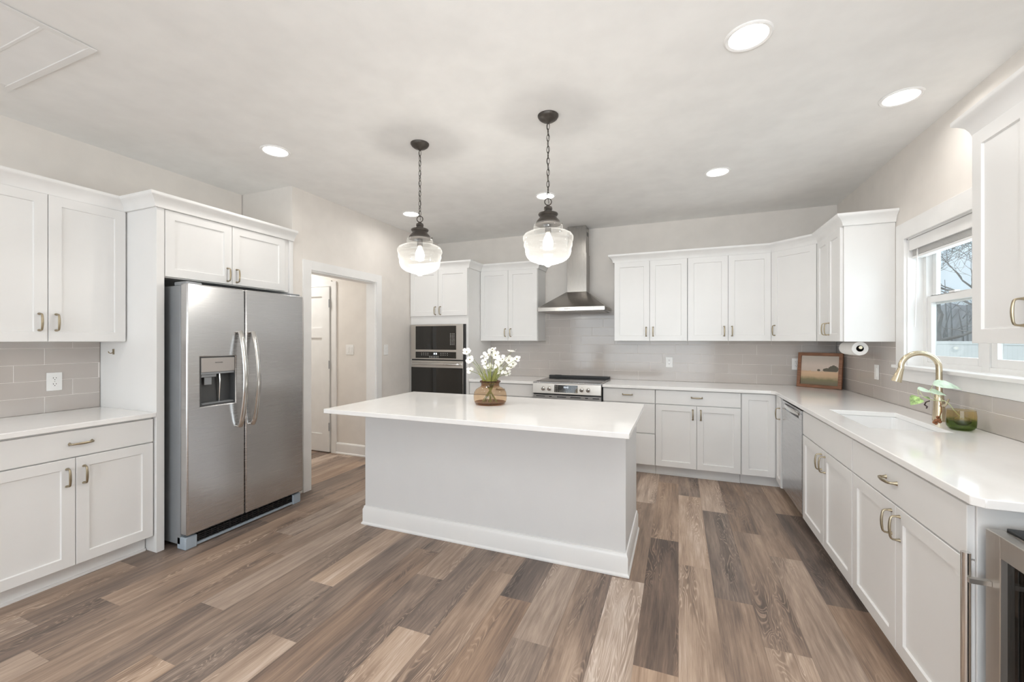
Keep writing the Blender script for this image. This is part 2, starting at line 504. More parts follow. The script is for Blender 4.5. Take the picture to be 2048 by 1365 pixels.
# ------------------------------------------------------------------ mesh builder
class MB:
    def __init__(self):
        self.bm = bmesh.new()

    def face(self, vs):
        try:
            return self.bm.faces.new(vs)
        except ValueError:
            return None

    def box(self, x0, x1, y0, y1, z0, z1):
        v = [self.bm.verts.new(c) for c in ((x0, y0, z0), (x1, y0, z0), (x1, y1, z0), (x0, y1, z0),
                                            (x0, y0, z1), (x1, y0, z1), (x1, y1, z1), (x0, y1, z1))]
        for f in ((3, 2, 1, 0), (4, 5, 6, 7), (0, 1, 5, 4), (1, 2, 6, 5), (2, 3, 7, 6), (3, 0, 4, 7)):
            self.face([v[i] for i in f])
        return self

    def prism(self, polys, z0, z1):
        """union of edge-sharing ccw polygons, extruded"""
        vt, vb, ec = {}, {}, {}

        def k(p):
            return (round(p[0], 5), round(p[1], 5))
        for poly in polys:
            for p in poly:
                q = k(p)
                if q not in vt:
                    vt[q] = self.bm.verts.new((p[0], p[1], z1))
                    vb[q] = self.bm.verts.new((p[0], p[1], z0))
            self.face([vt[k(p)] for p in poly])
            self.face([vb[k(p)] for p in reversed(poly)])
            for a, b in zip(poly, poly[1:] + poly[:1]):
                ec[(k(a), k(b))] = 1
        for (a, b) in list(ec):
            if (b, a) not in ec:
                self.face([vb[a], vb[b], vt[b], vt[a]])
        return self

    def loft(self, rings, cap=True, closed=True):
        vr = [[self.bm.verts.new(p) for p in ring] for ring in rings]
        n = len(vr[0])
        for a, b in zip(vr, vr[1:]):
            for i in range(n if closed else n - 1):
                j = (i + 1) % n
                self.face([a[i], a[j], b[j], b[i]])
        if cap:
            self.face(list(reversed(vr[0])))
            self.face(vr[-1])
        return self

    def lathe(self, prof, cx=0, cy=0, seg=32, cap=True, z=0):
        rings = [[(cx + r * math.cos(2 * math.pi * i / seg), cy + r * math.sin(2 * math.pi * i / seg), z + zz) for i in range(seg)]
                 for r, zz in prof]
        return self.loft(rings, cap)

    def tube(self, pts, rad, seg=10, cap=True, flat=None):
        """sweep a circle (or ellipse flat=(a,b) multipliers) along pts"""
        pts = [Vector(p) for p in pts]
        if not isinstance(rad, (list, tuple)):
            rad = [rad] * len(pts)
        t0 = (pts[1] - pts[0]).normalized()
        ref = Vector((0, 0, 1)) if abs(t0.z) < 0.9 else Vector((1, 0, 0))
        u = t0.cross(ref).normalized()
        rings = []
        for i, p in enumerate(pts):
            if i == 0:
                t = t0
            elif i == len(pts) - 1:
                t = (pts[-1] - pts[-2]).normalized()
            else:
                t = ((pts[i + 1] - p).normalized() + (p - pts[i - 1]).normalized())
                t = t.normalized() if t.length > 1e-6 else t0
            u = (u - t * u.dot(t))
            u = u.normalized() if u.length > 1e-6 else t.orthogonal().normalized()
            v = t.cross(u)
            fa, fb = flat if flat else (1, 1)
            rings.append([p + u * (rad[i] * fa * math.cos(2 * math.pi * k / seg)) + v * (rad[i] * fb * math.sin(2 * math.pi * k / seg))
                          for k in range(seg)])
        return self.loft(rings, cap)

    def cyl(self, a, b, r, seg=20, r2=None):
        return self.tube([a, b], [r, r if r2 is None else r2], seg)

    def torus(self, c, axis, R1, r, seg=24, s2=8, squash=1.0, longdir=None):
        """ring around axis; squash<1 narrows it across longdir"""
        c = Vector(c)
        ax = Vector(axis).normalized()
        u = Vector(longdir).normalized() if longdir is not None else ax.orthogonal().normalized()
        v = ax.cross(u)
        rings = []
        for i in range(seg):
            a = 2 * math.pi * i / seg
            d = u * math.cos(a) * R1 + v * math.sin(a) * R1 * squash
            p = c + d
            tn = (u * -math.sin(a) + v * math.cos(a) * squash).normalized()
            n = tn.cross(ax)
            rings.append([p + n * r * math.cos(2 * math.pi * k / s2) + ax * r * math.sin(2 * math.pi * k / s2) for k in range(s2)])
        rings.append(rings[0])
        return self.loft(rings, cap=False)

    def sphere(self, c, r, sx=1, sy=1, sz=1, u=16, v=10):
        mat = Matrix.Translation(c) @ Matrix.Diagonal((r * sx, r * sy, r * sz, 1))
        bmesh.ops.create_uvsphere(self.bm, u_segments=u, v_segments=v, radius=1, matrix=mat)
        return self

    def sweep(self, path, prof, z=0):
        """mitred moulding: path of 2D points, outward is to the right of travel; prof [(out, z)]"""
        P = [Vector((p[0], p[1])) for p in path]
        n = len(P)
        rings = []
        for i in range(n):
            if i == 0:
                d = (P[1] - P[0]).normalized()
                m = Vector((d.y, -d.x))
            elif i == n - 1:
                d = (P[-1] - P[-2]).normalized()
                m = Vector((d.y, -d.x))
            else:
                d1 = (P[i] - P[i - 1]).normalized()
                d2 = (P[i + 1] - P[i]).normalized()
                n1 = Vector((d1.y, -d1.x))
                n2 = Vector((d2.y, -d2.x))
                m = (n1 + n2)
                m = m / (m.length_squared / 2) if m.length > 1e-6 else n1
            rings.append([(P[i].x + m.x * o, P[i].y + m.y * o, z + zz) for o, zz in prof])
        return self.loft(rings)

    def mesh(self, name, mat, smooth=True):
        bm = self.bm
        bmesh.ops.remove_doubles(bm, verts=bm.verts, dist=1e-6)
        bmesh.ops.recalc_face_normals(bm, faces=bm.faces)
        me = bpy.data.meshes.new(name)
        bm.to_mesh(me)
        bm.free()
        if mat is not None:
            me.materials.append(mat)
        if smooth:
            for p in me.polygons:
                p.use_smooth = True
            try:
                me.set_sharp_from_angle(angle=R(35))
            except Exception:
                pass
        return me


def link(name, me, parent=None, loc=None, rot=None, bevel=0):
    o = bpy.data.objects.new(name, me)
    COL.objects.link(o)
    if parent is not None:
        o.parent = parent
    if loc is not None:
        o.location = loc
    if rot is not None:
        o.rotation_euler = rot
    if bevel:
        b = o.modifiers.new('bevel', 'BEVEL')
        b.width = bevel
        b.segments = 2
        b.limit_method = 'ANGLE'
        b.angle_limit = R(40)
    return o


def part(name, mb, mat, parent, loc=None, rot=None, bevel=0):
    return link(name, mb.mesh(name, mat), parent, loc, rot, bevel)


def tag(o, label, cat, group=None):
    o['label'] = label
    o['category'] = cat
    if group:
        o['group'] = group
    return o


def thing(name, label, cat, loc=(0, 0, 0), rz=0, group=None):
    o = bpy.data.objects.new(name, None)
    COL.objects.link(o)
    o.empty_display_size = 0.1
    o.location = loc
    o.rotation_euler = (0, 0, R(rz))
    return tag(o, label, cat, group)


def settle(o):
    """move a world-built mesh's origin to the bottom centre of its bounds"""
    me = o.data
    xs = [v.co.x for v in me.vertices]
    ys = [v.co.y for v in me.vertices]
    zs = [v.co.z for v in me.vertices]
    c = Vector(((min(xs) + max(xs)) / 2, (min(ys) + max(ys)) / 2, min(zs)))
    me.transform(Matrix.Translation(-c))
    o.location = c
    return o


def solo(name, mb, mat, label, cat, bevel=0, group=None):
    return tag(settle(link(name, mb.mesh(name, mat), bevel=bevel)), label, cat, group)


def struct(name, mb, mat, bevel=0, parent=None):
    o = link(name, mb.mesh(name, mat, smooth=False), parent, bevel=bevel)
    if parent is None:
        o['kind'] = 'structure'
    return o


# ------------------------------------------------------------------ room shell
XL, XR, YB, ZC = -3.80, 1.48, 5.11, 2.743
DX = -3.165          # face of the doorway wall
YR = -4.0            # rear wall of the great room
WY0, WY1, WZ0, WZ1 = 2.45, 3.73, 1.205, 2.092     # sink window opening

rnd = random.Random(7)
# floor: every plank a quad with its own tone
JOINT = {-18: 1.52, -17: 1.03, -16: 2.50, -15: 2.17, -14: 1.95, -13: 1.44, -12: 1.12, -11: 1.805, -10: 1.41, -9: 2.35, -8: 2.09,
         -7: 1.675, -6: 1.05, -5: 2.08, -4: 1.81, -3: 1.30, -2: 2.485, -1: 1.845, 0: 2.78, 1: 2.49, 2: 2.17, 3: 3.10, 4: 2.64}
# tones from the joint downwards: (..., above 2nd, above, below)
TONE = {-18: (.25, .20, .58), -17: (.35, .33, .58), -16: (.45, .45, .60, .32), -15: (.6, .62, .42), -14: (.5, .5, .5), -13: (.55, .64, .33),
        -12: (.45, .42, .68), -11: (.7, .82, .36), -10: (.45, .40, .72), -9: (.45, .42, .45), -8: (.45, .62, .33), -7: (.4, .33, .78),
        -6: (.5, .58, .45), -5: (.5, .25, .50), -4: (.5, .64, .42), -3: (.4, .48, .42), -2: (.74, .45, .90), -1: (.60, .17, .66),
        0: (.40, .78, .66), 1: (.78, .30, .46), 2: (.35, .46, .74), 3: (.45, .46, .60), 4: (.74, .22, .52)}
PL = 1.235
bm = bmesh.new()
uvl = bm.loops.layers.uv.new('UVMap')
cl_ = bm.loops.layers.float_color.new('plank')
for row in range(-32, 9):
    x0, x1 = row * .18, row * .18 + .18
    if x1 > XR + 0.3:
        continue
    j = JOINT.get(row, rnd.uniform(0, PL))
    k = int(math.floor((YR - j) / PL)) - 1
    while j + k * PL < YB + .1:
        y0, y1 = j + k * PL, j + (k + 1) * PL
        tn = rnd.choice((.25, .38, .45, .5, .55, .62, .75, .85))
        if row in TONE:
            T = TONE[row]
            if row == -16:
                idx = {1: .42, 0: .45, -1: .60, -2: .32}.get(k)
                tn = idx if idx is not None else tn
            else:
                if k >= 1:
                    tn = T[0]
                elif k == 0:
                    tn = T[1]
                elif k == -1:
                    tn = T[2]
        y0c, y1c = max(y0, YR - .1), min(y1, YB + .1)
        if y1c > y0c:
            tn = .47 + (tn - .47) * .85
            sdv = rnd.random()
            hue = rnd.random()
            vs = [bm.verts.new(c) for c in ((x0, y0c, 0), (x1, y0c, 0), (x1, y1c, 0), (x0, y1c, 0))]
            f = bm.faces.new(vs)
            for lp, (u, v) in zip(f.loops, ((0, y0c - y0), (.18, y0c - y0), (.18, y1c - y0), (0, y1c - y0))):
                lp[uvl].uv = (u, v)
                lp[cl_] = (tn, sdv, hue, 1)
        k += 1
fm = bpy.data.meshes.new('floor')
bm.to_mesh(fm)
bm.free()
fm.materials.append(M['plank'])
fl = link('floor', fm)
fl['kind'] = 'structure'

struct('ceiling', MB().box(-5.7, XR + .2, YR - .1, YB + .2, ZC, ZC + .1), M['ceil'])
struct('wall_back', MB().box(-5.7, XR + .2, YB, YB + .12, 0, ZC), M['wall'])
struct('wall_left', MB().box(XL - .12, XL, YR - .1, 2.70, 0, ZC), M['wall'])
# return beside the fridge and the doorway wall
struct('wall_fridge_return', MB().box(-5.7, DX, 2.706, 2.812, 0, ZC), M['wall'])
OD0, OD1, ODZ = 2.899, 3.80, 2.033
mb = MB()
mb.box(DX - .12, DX, 2.8125, OD0, 0, ZC).box(DX - .12, DX, OD1, YB, 0, ZC).box(DX - .12, DX, OD0, OD1, ODZ, ZC)
struct('wall_doorway', mb, M['wall'])
struct('wall_corridor', MB().box(-5.7, DX - .12, 3.955, 4.06, 0, ZC), M['wall'])
struct('wall_corridor_end', MB().box(-5.72, -5.6, 2.812, 3.955, 0, ZC), M['wall'])
# right wall with the window hole
mb = MB()
mb.box(XR, XR + .14, YR - .1, WY0, 0, ZC).box(XR, XR + .14, WY1, YB, 0, ZC)
mb.box(XR, XR + .14, WY0, WY1, 0, WZ0 - .02).box(XR, XR + .14, WY0, WY1, WZ1, ZC)
struct('wall_right', mb, M['wall'])
# rear wall of the great room with a wide glazed opening
mb = MB()
mb.box(XL, -3.4, YR - .1, YR, 0, ZC).box(1.0, XR, YR - .1, YR, 0, ZC).box(-3.4, 1.0, YR - .1, YR, 2.45, ZC).box(-3.4, 1.0, YR - .1, YR, 0, .1)
struct('wall_rear', mb, M['wall'])
mb = MB()
for x in (-3.4, -1.97, -.50, .93):
    mb.box(x, x + .07, YR - .09, YR - .02, .1, 2.45)
struct('window_2', mb.box(-3.4, 1.0, YR - .09, YR - .02, 2.38, 2.45).box(-3.4, 1.0, YR - .09, YR - .02, .1, .17), M['trim'])

# doorway casing, corridor trim
mb = MB()
for a, b in ((OD0 - .085, OD0), (OD1, OD1 + .085)):
    mb.box(DX, DX + .016, a, b, 0, ODZ + .085)
mb.box(DX, DX + .0165, OD0 - .001, OD1 + .001, ODZ, ODZ + .085)
mb.box(DX - .12, DX, OD0, OD0 + .014, 0, ODZ).box(DX - .12, DX, OD1 - .014, OD1, 0, ODZ).box(DX - .12, DX, OD0 + .014, OD1 - .014, ODZ - .014, ODZ)
struct('trim_1', mb, M['trim'])
BB = [(0, 0), (.022, 0), (.022, .012), (.014, .022), (.014, .118), (.008, .13), (0, .135)]
mb = MB()
mb.box(-3.955, -3.88, 3.937, 3.955, 0, 2.10)
mb.box(-4.86, -4.785, 3.937, 3.955, 0, 2.10).box(-4.785, -3.955, 3.937, 3.955, 2.045, 2.115)
struct('trim_2', mb, M['trim'])
mb = MB()
mb.sweep([(-3.879, 3.955), (DX - .121, 3.955)], BB)
struct('baseboard_corridor', mb, M['trim'])
mb = MB()
mb.sweep([(DX, 4.42), (DX, OD1 + .086)][::-1], [(-o, z) for o, z in BB][::-1])
struct('baseboard_doorway', mb, M['trim'])

# corridor door: craftsman, one wide panel over two tall ones
d1 = bpy.data.objects.new('door_1', None)
COL.objects.link(d1)
d1.location = (-4.785, 3.950, 0.012)
d1['kind'] = 'structure'
mb = MB()
W, Hh = .815, 2.025
st, zr = .115, (0.215, 1.40, 1.52, 1.91)
mb.box(0, st, -.03, 0, 0, Hh).box(W - st, W, -.03, 0, 0, Hh).box(st, W - st, -.03, 0, 0, zr[0])
mb.box(st, W - st, -.03, 0, zr[1], zr[2]).box(st, W - st, -.03, 0, zr[3], Hh)
mb.box(W / 2 - .06, W / 2 + .06, -.03, 0, zr[0], zr[1])
mb.box(st, W - st, -.018, -.004, zr[0], zr[1]).box(st, W - st, -.018, -.004, zr[2], zr[3])
part('door_leaf', mb, M['trim'], d1)
for z in (.31, 1.07, 1.82):
    part('hinge', MB().cyl((W + .004, -.034, z - .05), (W + .004, -.034, z + .05), .006, 10), M['steeld'], d1)
part('door_knob', MB().cyl((.07, -.03, .93), (.07, -.06, .93), .012, 12).sphere((.07, -.075, .93), .027), M['pewter'], d1)

# ------------------------------------------------------------------ sink window (two hung units)
win = bpy.data.objects.new('window_1', None)
COL.objects.link(win)
win.location = (XR, (WY0 + WY1) / 2, WZ0)
win['kind'] = 'structure'


def wpart(name, mb, mat, bevel=0, parent=None):
    me = mb.mesh(name, mat)
    if parent is None:
        me.transform(Matrix.Translation(-Vector(win.location)))
        return link(name, me, win, bevel=bevel)
    return None


mb = MB()   # casing, stool, apron and jamb liner
c0, c1 = XR - .018, XR
mb.box(c0, c1, WY1 - .004, WY1 + .112, WZ0 - .02, WZ1 + .112).box(c0, c1, WY0 - .085, WY0 + .004, WZ0 - .02, WZ1 + .112)
mb.box(c0 - .002, c1, WY0 + .004, WY1 - .004, WZ1 - .004, WZ1 + .112)
wpart('casing', mb, M['trim'], .002)
wpart('sill', MB().box(XR - .045, XR + .10, WY0 - .085, WY1 + .112, WZ0 - .02, WZ0 + .002), M['trim'], .003)
wpart('apron', MB().box(c0, c1, WY0 - .085, WY1 + .112, WZ0 - .105, WZ0 - .0205), M['trim'], .002)
mb = MB()
mb.box(XR, XR + .14, WY1 - .012, WY1, WZ0, WZ1).box(XR, XR + .14, WY0, WY0 + .012, WZ0, WZ1).box(XR, XR + .14, WY0, WY1, WZ1 - .012, WZ1)
wpart('jamb_liner', mb, M['trim'])
MY = 3.09
mb = MB()
fx0, fx1 = XR + .085, XR + .14
for a, b in ((WY1 - .045, WY1 - .012), (WY0 + .012, WY0 + .045), (MY - .03, MY + .03)):
    mb.box(fx0, fx1, a, b, WZ0, WZ1 - .012)
mb.box(fx0, fx1, WY0 + .045, MY - .03, WZ1 - .042, WZ1 - .012).box(fx0, fx1, MY + .03, WY1 - .045, WZ1 - .042, WZ1 - .012)
mb.box(fx0, fx1, WY0 + .045, MY - .03, WZ0, WZ0 + .03).box(fx0, fx1, MY + .03, WY1 - .045, WZ0, WZ0 + .03)
wpart('frame', mb, M['trim'], .002)
for a, b in ((MY + .031, WY1 - .046), (WY0 + .046, MY - .031)):
    for nm, sx, z0, z1 in (('upper_sash', XR + .118, 1.625, WZ1 - .043), ('lower_sash', XR + .092, WZ0 + .031, 1.68)):
        mb = MB()
        s = .045
        mb.box(sx, sx + .024, a, a + s, z0, z1).box(sx, sx + .024, b - s, b, z0, z1)
        mb.box(sx, sx + .024, a + s, b - s, z0, z0 + s).box(sx, sx + .024, a + s, b - s, z1 - s, z1)
        sa = wpart(nm, mb, M['trim'], .002)
        g = MB().box(sx + .010, sx + .014, a + s - .003, b - s + .003, z0 + s - .003, z1 - s + .003).mesh('pane', M['pane'])
        g.transform(Matrix.Translation(-Vector(win.location)))
        link('pane', g, sa)
        if nm == 'lower_sash':
            q = MB().box(XR + .136, XR + .1362, a, b, z0, z1).mesh('insect_screen', M['screen'])
            q.transform(Matrix.Translation(-Vector(win.location)))
            link('insect_screen', q, win)
            lk = MB().box(sx - .004, sx + .02, (a + b) / 2 - .03, (a + b) / 2 + .03, z1, z1 + .012).mesh('sash_lock', M['trim'])
            lk.transform(Matrix.Translation(-Vector(win.location)))
            link('sash_lock', lk, sa)

bl = thing('window_blind', 'raised white horizontal blind with its wand at the top of the sink window', 'blind', (XR + .04, MY, WZ1 - .014))


def bpart(nm, mb):
    me = mb.mesh(nm, M['trim'])
    me.transform(Matrix.Translation(-Vector(bl.location)))
    return link(nm, me, bl, bevel=.002)


bpart('valance', MB().box(XR + .006, XR + .02, WY0 + .016, WY1 - .016, WZ1 - .09, WZ1 - .014))
bpart('headrail', MB().box(XR + .024, XR + .07, WY0 + .018, WY1 - .018, WZ1 - .06, WZ1 - .014))
mb = MB()
for i in range(14):
    z = WZ1 - .066 - i * .0044
    mb.box(XR + .023, XR + .071, WY0 + .02, WY1 - .02, z - .0028, z)
bpart('slat_stack', mb)
bpart('bottom_rail', MB().box(XR + .023, XR + .071, WY0 + .02, WY1 - .02, WZ1 - .145, WZ1 - .129))
bpart('wand', MB().cyl((XR + .018, WY1 - .10, WZ1 - .085), (XR + .010, WY1 - .085, 1.475), .004, 8))

# ------------------------------------------------------------------ tile backsplashes


def tiles(name, label, frame, L0, L1, zt, off, shift, pitch=.405, pz=.104, extra=None):
    """frame: (origin, u axis, outward normal)"""
    org, ua, nn = Vector(frame[0]), Vector(frame[1]), Vector(frame[2])
    root = thing(name, label, 'backsplash', org + ua * ((L0 + L1) / 2) + Vector((0, 0, .915)))
    inv = Matrix.Translation(-Vector(root.location))
    g, b = MB(), MB()
    rg = random.Random(3)

    def wbox(mbx, u0, u1, z0, z1, d0, d1, tilt=0, bev=0):
        def P(u, z, d):
            return org + ua * u + nn * d + Vector((0, 0, z))
        t = [rg.uniform(-tilt, tilt) for _ in range(4)]
        ob = [P(u0, z0, d0), P(u1, z0, d0), P(u1, z1, d0), P(u0, z1, d0)]
        om = [P(u0, z0, d1 - bev), P(u1, z0, d1 - bev), P(u1, z1, d1 - bev), P(u0, z1, d1 - bev)]
        ot = [P(u0 + bev, z0 + bev, d1 + t[0]), P(u1 - bev, z0 + bev, d1 + t[1]), P(u1 - bev, z1 - bev, d1 + t[1]), P(u0 + bev, z1 - bev, d1 + t[0])]
        mbx.loft([ob, om, ot] if bev else [ob, ot])
    zones = extra or [(L0, L1, .915, zt)]
    for (a, c, zb, ze) in zones:
        wbox(g, a, c, zb, ze, 0.0005, .0074)
        k = int(math.floor((zb - .914) / pz + 1e-4))
        while .914 + k * pz < ze - .004:
            z0, z1 = max(.914 + k * pz + .0012, zb), min(.914 + (k + 1) * pz - .0012, ze)
            u = off + shift * k
            u -= math.ceil((u - a) / pitch) * pitch
            while u < c:
                u0, u1 = max(u + .0012, a), min(u + pitch - .0012, c)
                if u1 - u0 > .006 and z1 - z0 > .006:
                    wbox(b, u0, u1, z0, z1, .002, .0085, .0003, .0012)
                u += pitch
            k += 1
    for nm, q, mt in (('grout', g, M['grout']), ('tile_field', b, M['tile'])):
        me = q.mesh(nm, mt)
        me.transform(inv)
        link(nm, me, root)
    return root


tiles('tile_backsplash', 'taupe subway tile backsplash on the back wall behind the range and counter', ((0, YB, 0), (1, 0, 0), (0, -1, 0)), -2.34, 1.465, 1.3715, -.44, .135,
      extra=[(-2.34, 1.465, .915, 1.33), (-2.34, -1.565, 1.33, 1.3715), (-1.565, -.675, 1.33, 1.735), (-.675, 1.465, 1.33, 1.3715)])
tiles('tile_backsplash', 'taupe subway tile backsplash on the right wall around the sink window', ((XR, 0, 0), (0, -1, 0), (-1, 0, 0)), -5.10, -1.70, 1.098, -4.66, .14, .415,
      extra=[(-5.10, -1.70, .915, 1.018), (-5.10, -3.846, 1.018, 1.3715), (-3.846, -1.70, 1.018, 1.098)])
tiles('tile_backsplash', 'taupe subway tile backsplash above the short left counter', ((XL, 0, 0), (0, 1, 0), (1, 0, 0)), .90, 1.662, 1.3705, .98, .135)

# ------------------------------------------------------------------ cabinet parts
HANDLE = None


def handle_mesh():
    mb = MB()
    pts = [(0, 0.0, -.048), (0, -.004, -.048), (0, -.016, -.0478), (0, -.0235, -.0465), (0, -.0285, -.042), (0, -.031, -.033), (0, -.033, -.015), (0, -.0335, 0)]
    rd = [.0085, .0068, .0046, .0046, .0047, .0050, .0056, .0058]
    pts += [(p[0], p[1], -p[2]) for p in reversed(pts[:-1])]
    rd += list(reversed(rd[:-1]))
    mb.tube(pts, rd, 10, flat=(1.15, .85))
    return mb.mesh('handle', M['brass'])


HM = handle_mesh()


def shaker_mesh(wd, h, fr=.057, t=.019, rec=.009, flat=False):
    mb = MB()
    b = .0016

    def ring(i, y):
        return [(i, y, i), (wd - i, y, i), (wd - i, y, h - i), (i, y, h - i)]
    rings = [ring(0, 0), ring(0, -t + b), ring(b, -t)]
    if not flat:
        rings += [ring(fr, -t), ring(fr + .0035, -t + rec)]
    mb.loft(rings)
    return mb.mesh('shaker_front', M['cab'])


def cabinet(name, label, loc, rz, wd, depth, z0, z1, fronts, toe=0.0, group=None, cat='cabinet', hollow=False):
    """local x along the wall, y=0 at the wall, front at -depth"""
    t = thing(name, label, cat, loc, rz, group)
    mb = MB()
    if hollow:
        a, b, c, d = .0006, wd - .0006, z0 + toe, z1
        mb.box(a, a + .018, -depth, -.002, c, d).box(b - .018, b, -depth, -.002, c, d).box(a + .018, b - .018, -depth, -.002, c, c + .018)
        mb.box(a + .018, b - .018, -depth, -depth + .018, c + .018, d).box(a + .018, b - .018, -.012, -.002, c + .018, d)
    else:
        mb.box(.0006, wd - .0006, -depth, -.002, z0 + toe, z1)
    part('carcass', mb, M['cab'], t, bevel=.0008)
    if toe:
        part('toe_kick', MB().box(.001, wd - .001, -depth + .075, -.02, 0, toe - .0005).box(.001, wd - .001, -depth + .062, -depth + .0745, 0.0005, .014), M['cab'], t)
    for f in fronts:
        kind, a, b, c, d = f[:5]
        me = shaker_mesh(b - a, d - c, flat=(kind == 'drawer'))
        me.name = 'door' if kind == 'door' else 'drawer'
        o = link('door' if kind == 'door' else 'drawer', me, t, (a, -depth - .0012, c))
        if len(f) > 5 and f[5]:
            hx, hz, horiz = f[5]
            link('handle', HM, o, (hx - a, -.019, hz - c), (0, R(90), 0) if horiz else None)
    return t


def pair(wd, z0, z1, hz, m=.004, gap=.0035):
    """two doors meeting in the middle with handles beside the split"""
    c = wd / 2
    return [('door', m, c - gap / 2, z0, z1, (c - gap / 2 - .034, hz, False)), ('door', c + gap / 2, wd - m, z0, z1, (c + gap / 2 + .034, hz, False))]


UB, UT, UD = 1.372, 2.286, .31       # uppers
DT = 2.248                            # door tops
UH = 1.475                            # upper handle height
# --- left wall run (faces +X)
cabinet('wall_cabinet', 'white two-door wall cabinet above the short left counter', (XL, .905, 0), 90, .757, UD, UB, UT, pair(.757, UB + .003, DT, 1.49))
cabinet('base_cabinet', 'white base cabinet with one wide drawer over two doors, left of the fridge', (XL, .905, 0), 90, .757, .612, 0, .884,
        [('drawer', .004, .753, .725, .872, (.40, .80, True))] + pair(.757, .112, .718, .615), toe=.105)
solo('countertop', MB().box(XL + .0095, -3.148, .90, 1.6655, .8845, .914), M['quartz'], 'short white quartz countertop on the left base cabinet', 'countertop', .003)
sp1 = solo('refrigerator_side_panel', MB().box(XL + .001, -3.15, 1.667, 1.7125, 0, UT), M['cab'], 'tall white panel between the left counter and the fridge', 'panel', .0015)
solo('refrigerator_side_panel', MB().box(XL + .001, -3.15, 2.668, 2.7045, 0, UT), M['cab'], 'tall narrow white panel between the fridge and the doorway', 'panel', .0015)
cabinet('wall_cabinet', 'wide low two-door white cabinet over the fridge', (XL, 1.7135, 0), 90, .954, .63, 1.80, UT,
        [('door', .004, .448, 1.806, DT, (.415, 1.875, False)), ('door', .4515, .910, 1.806, DT, (.485, 1.875, False))])
mb = MB().box(-3.636, -3.622, 1.6615, 1.6669, 1.285, 1.322).tube([(-3.629, 1.662, 1.30), (-3.629, 1.65, 1.292), (-3.629, 1.64, 1.296), (-3.629, 1.636, 1.306)], .003, 8)
hk = mb.mesh('hook', M['brass'])
hk.transform(Matrix.Translation(-Vector(sp1.location)))
link('hook', hk, sp1)['label'] = 'tiny metal hook'


# --- back wall run (faces -Y)
BD = .605      # base carcass depth; door face at 4.485
cabinet('oven_tower', 'tall white oven cabinet with two doors in the corner by the doorway', (DX + .003, YB, 0), 0, .822, .648, 0, UT,
        [('door', .006, .4095, 1.68, DT, (.376, 1.745, False)), ('door', .413, .816, 1.68, DT, (.447, 1.745, False)), ('drawer', .006, .816, .112, .40, (.41, .30, True))], toe=.105)
cabinet('wall_cabinet', 'two-door white wall cabinet between the oven tower and the range hood', (-2.339, YB, 0), 0, .763, UD, UB, UT, pair(.763, UB + .003, DT, UH))
cabinet('base_cabinet', 'white base cabinet between the oven tower and the range', (-2.339, YB, 0), 0, .818, BD, 0, .884,
        [('drawer', .004, .812, .738, .876, (.41, .81, True))] + pair(.818, .112, .730, .63), toe=.105)
solo('countertop', MB().box(-2.337, -1.521, 4.46, YB - .0095, .8845, .914), M['quartz'], 'short white quartz countertop between the oven tower and the range', 'countertop', .003)
cabinet('base_cabinet', 'white three-drawer base cabinet just right of the range', (-.748, YB, 0), 0, .528, BD, 0, .884,
        [('drawer', .004, .524, .738, .876, (.255, .818, True)), ('drawer', .004, .524, .430, .731, (.255, .60, True)), ('drawer', .004, .524, .108, .423, (.255, .275, True))], toe=.105)
cabinet('base_cabinet', 'white base cabinet with one drawer over two doors, under the back counter', (-.219, YB, 0), 0, .772, BD, 0, .884,
        [('drawer', .004, .768, .738, .876, (.386, .815, True))] + pair(.772, .108, .731, .645), toe=.105)

# corner base with a folding two-leaf door
FX = .855      # carcass face of the right run (door face at .836)
t = thing('corner_base_cabinet', 'white corner base cabinet with two doors folding around the inside corner', 'cabinet', (.554, YB, 0))
mb = MB()
mb.prism([[(0, -BD), (FX - .554, -BD), (XR - .002 - .554, -BD), (XR - .002 - .554, -.002), (0, -.002)], [(FX - .554, -.888), (XR - .002 - .554, -.888), (XR - .002 - .554, -BD), (FX - .554, -BD)]], .105, .884)
part('carcass', mb, M['cab'], t)
part('toe_kick', MB().box(.001, FX - .554 + .075, -BD + .075, -.02, 0, .1045), M['cab'], t)
link('door', shaker_mesh(.274, .768), t, (.004, -BD - .0012, .108))
o = link('door', shaker_mesh(.238, .780), t, (FX - .554 - .0012, -.647, .098), (0, 0, R(-90 - 3)))
link('handle', HM, o, (.205, -.019, .64))

# --- right wall run (faces -X): local x runs towards the camera
RD = XR - FX
cabinet('sink_base_cabinet', 'white sink base cabinet with a blank false front over two doors', (XR, 3.588, 0), -90, .927, RD, 0, .8835,
        [('drawer', .004, .923, .705, .870, None)] + pair(.927, .098, .698, .618), toe=.105, hollow=True)
cabinet('base_cabinet', 'white end base cabinet with one drawer over two doors, beside the wine cooler', (XR, 2.660, 0), -90, .935, RD, 0, .8835,
        [('drawer', .004, .925, .705, .870, (.43, .793, True))] + pair(.929, .098, .698, .618), toe=.105)
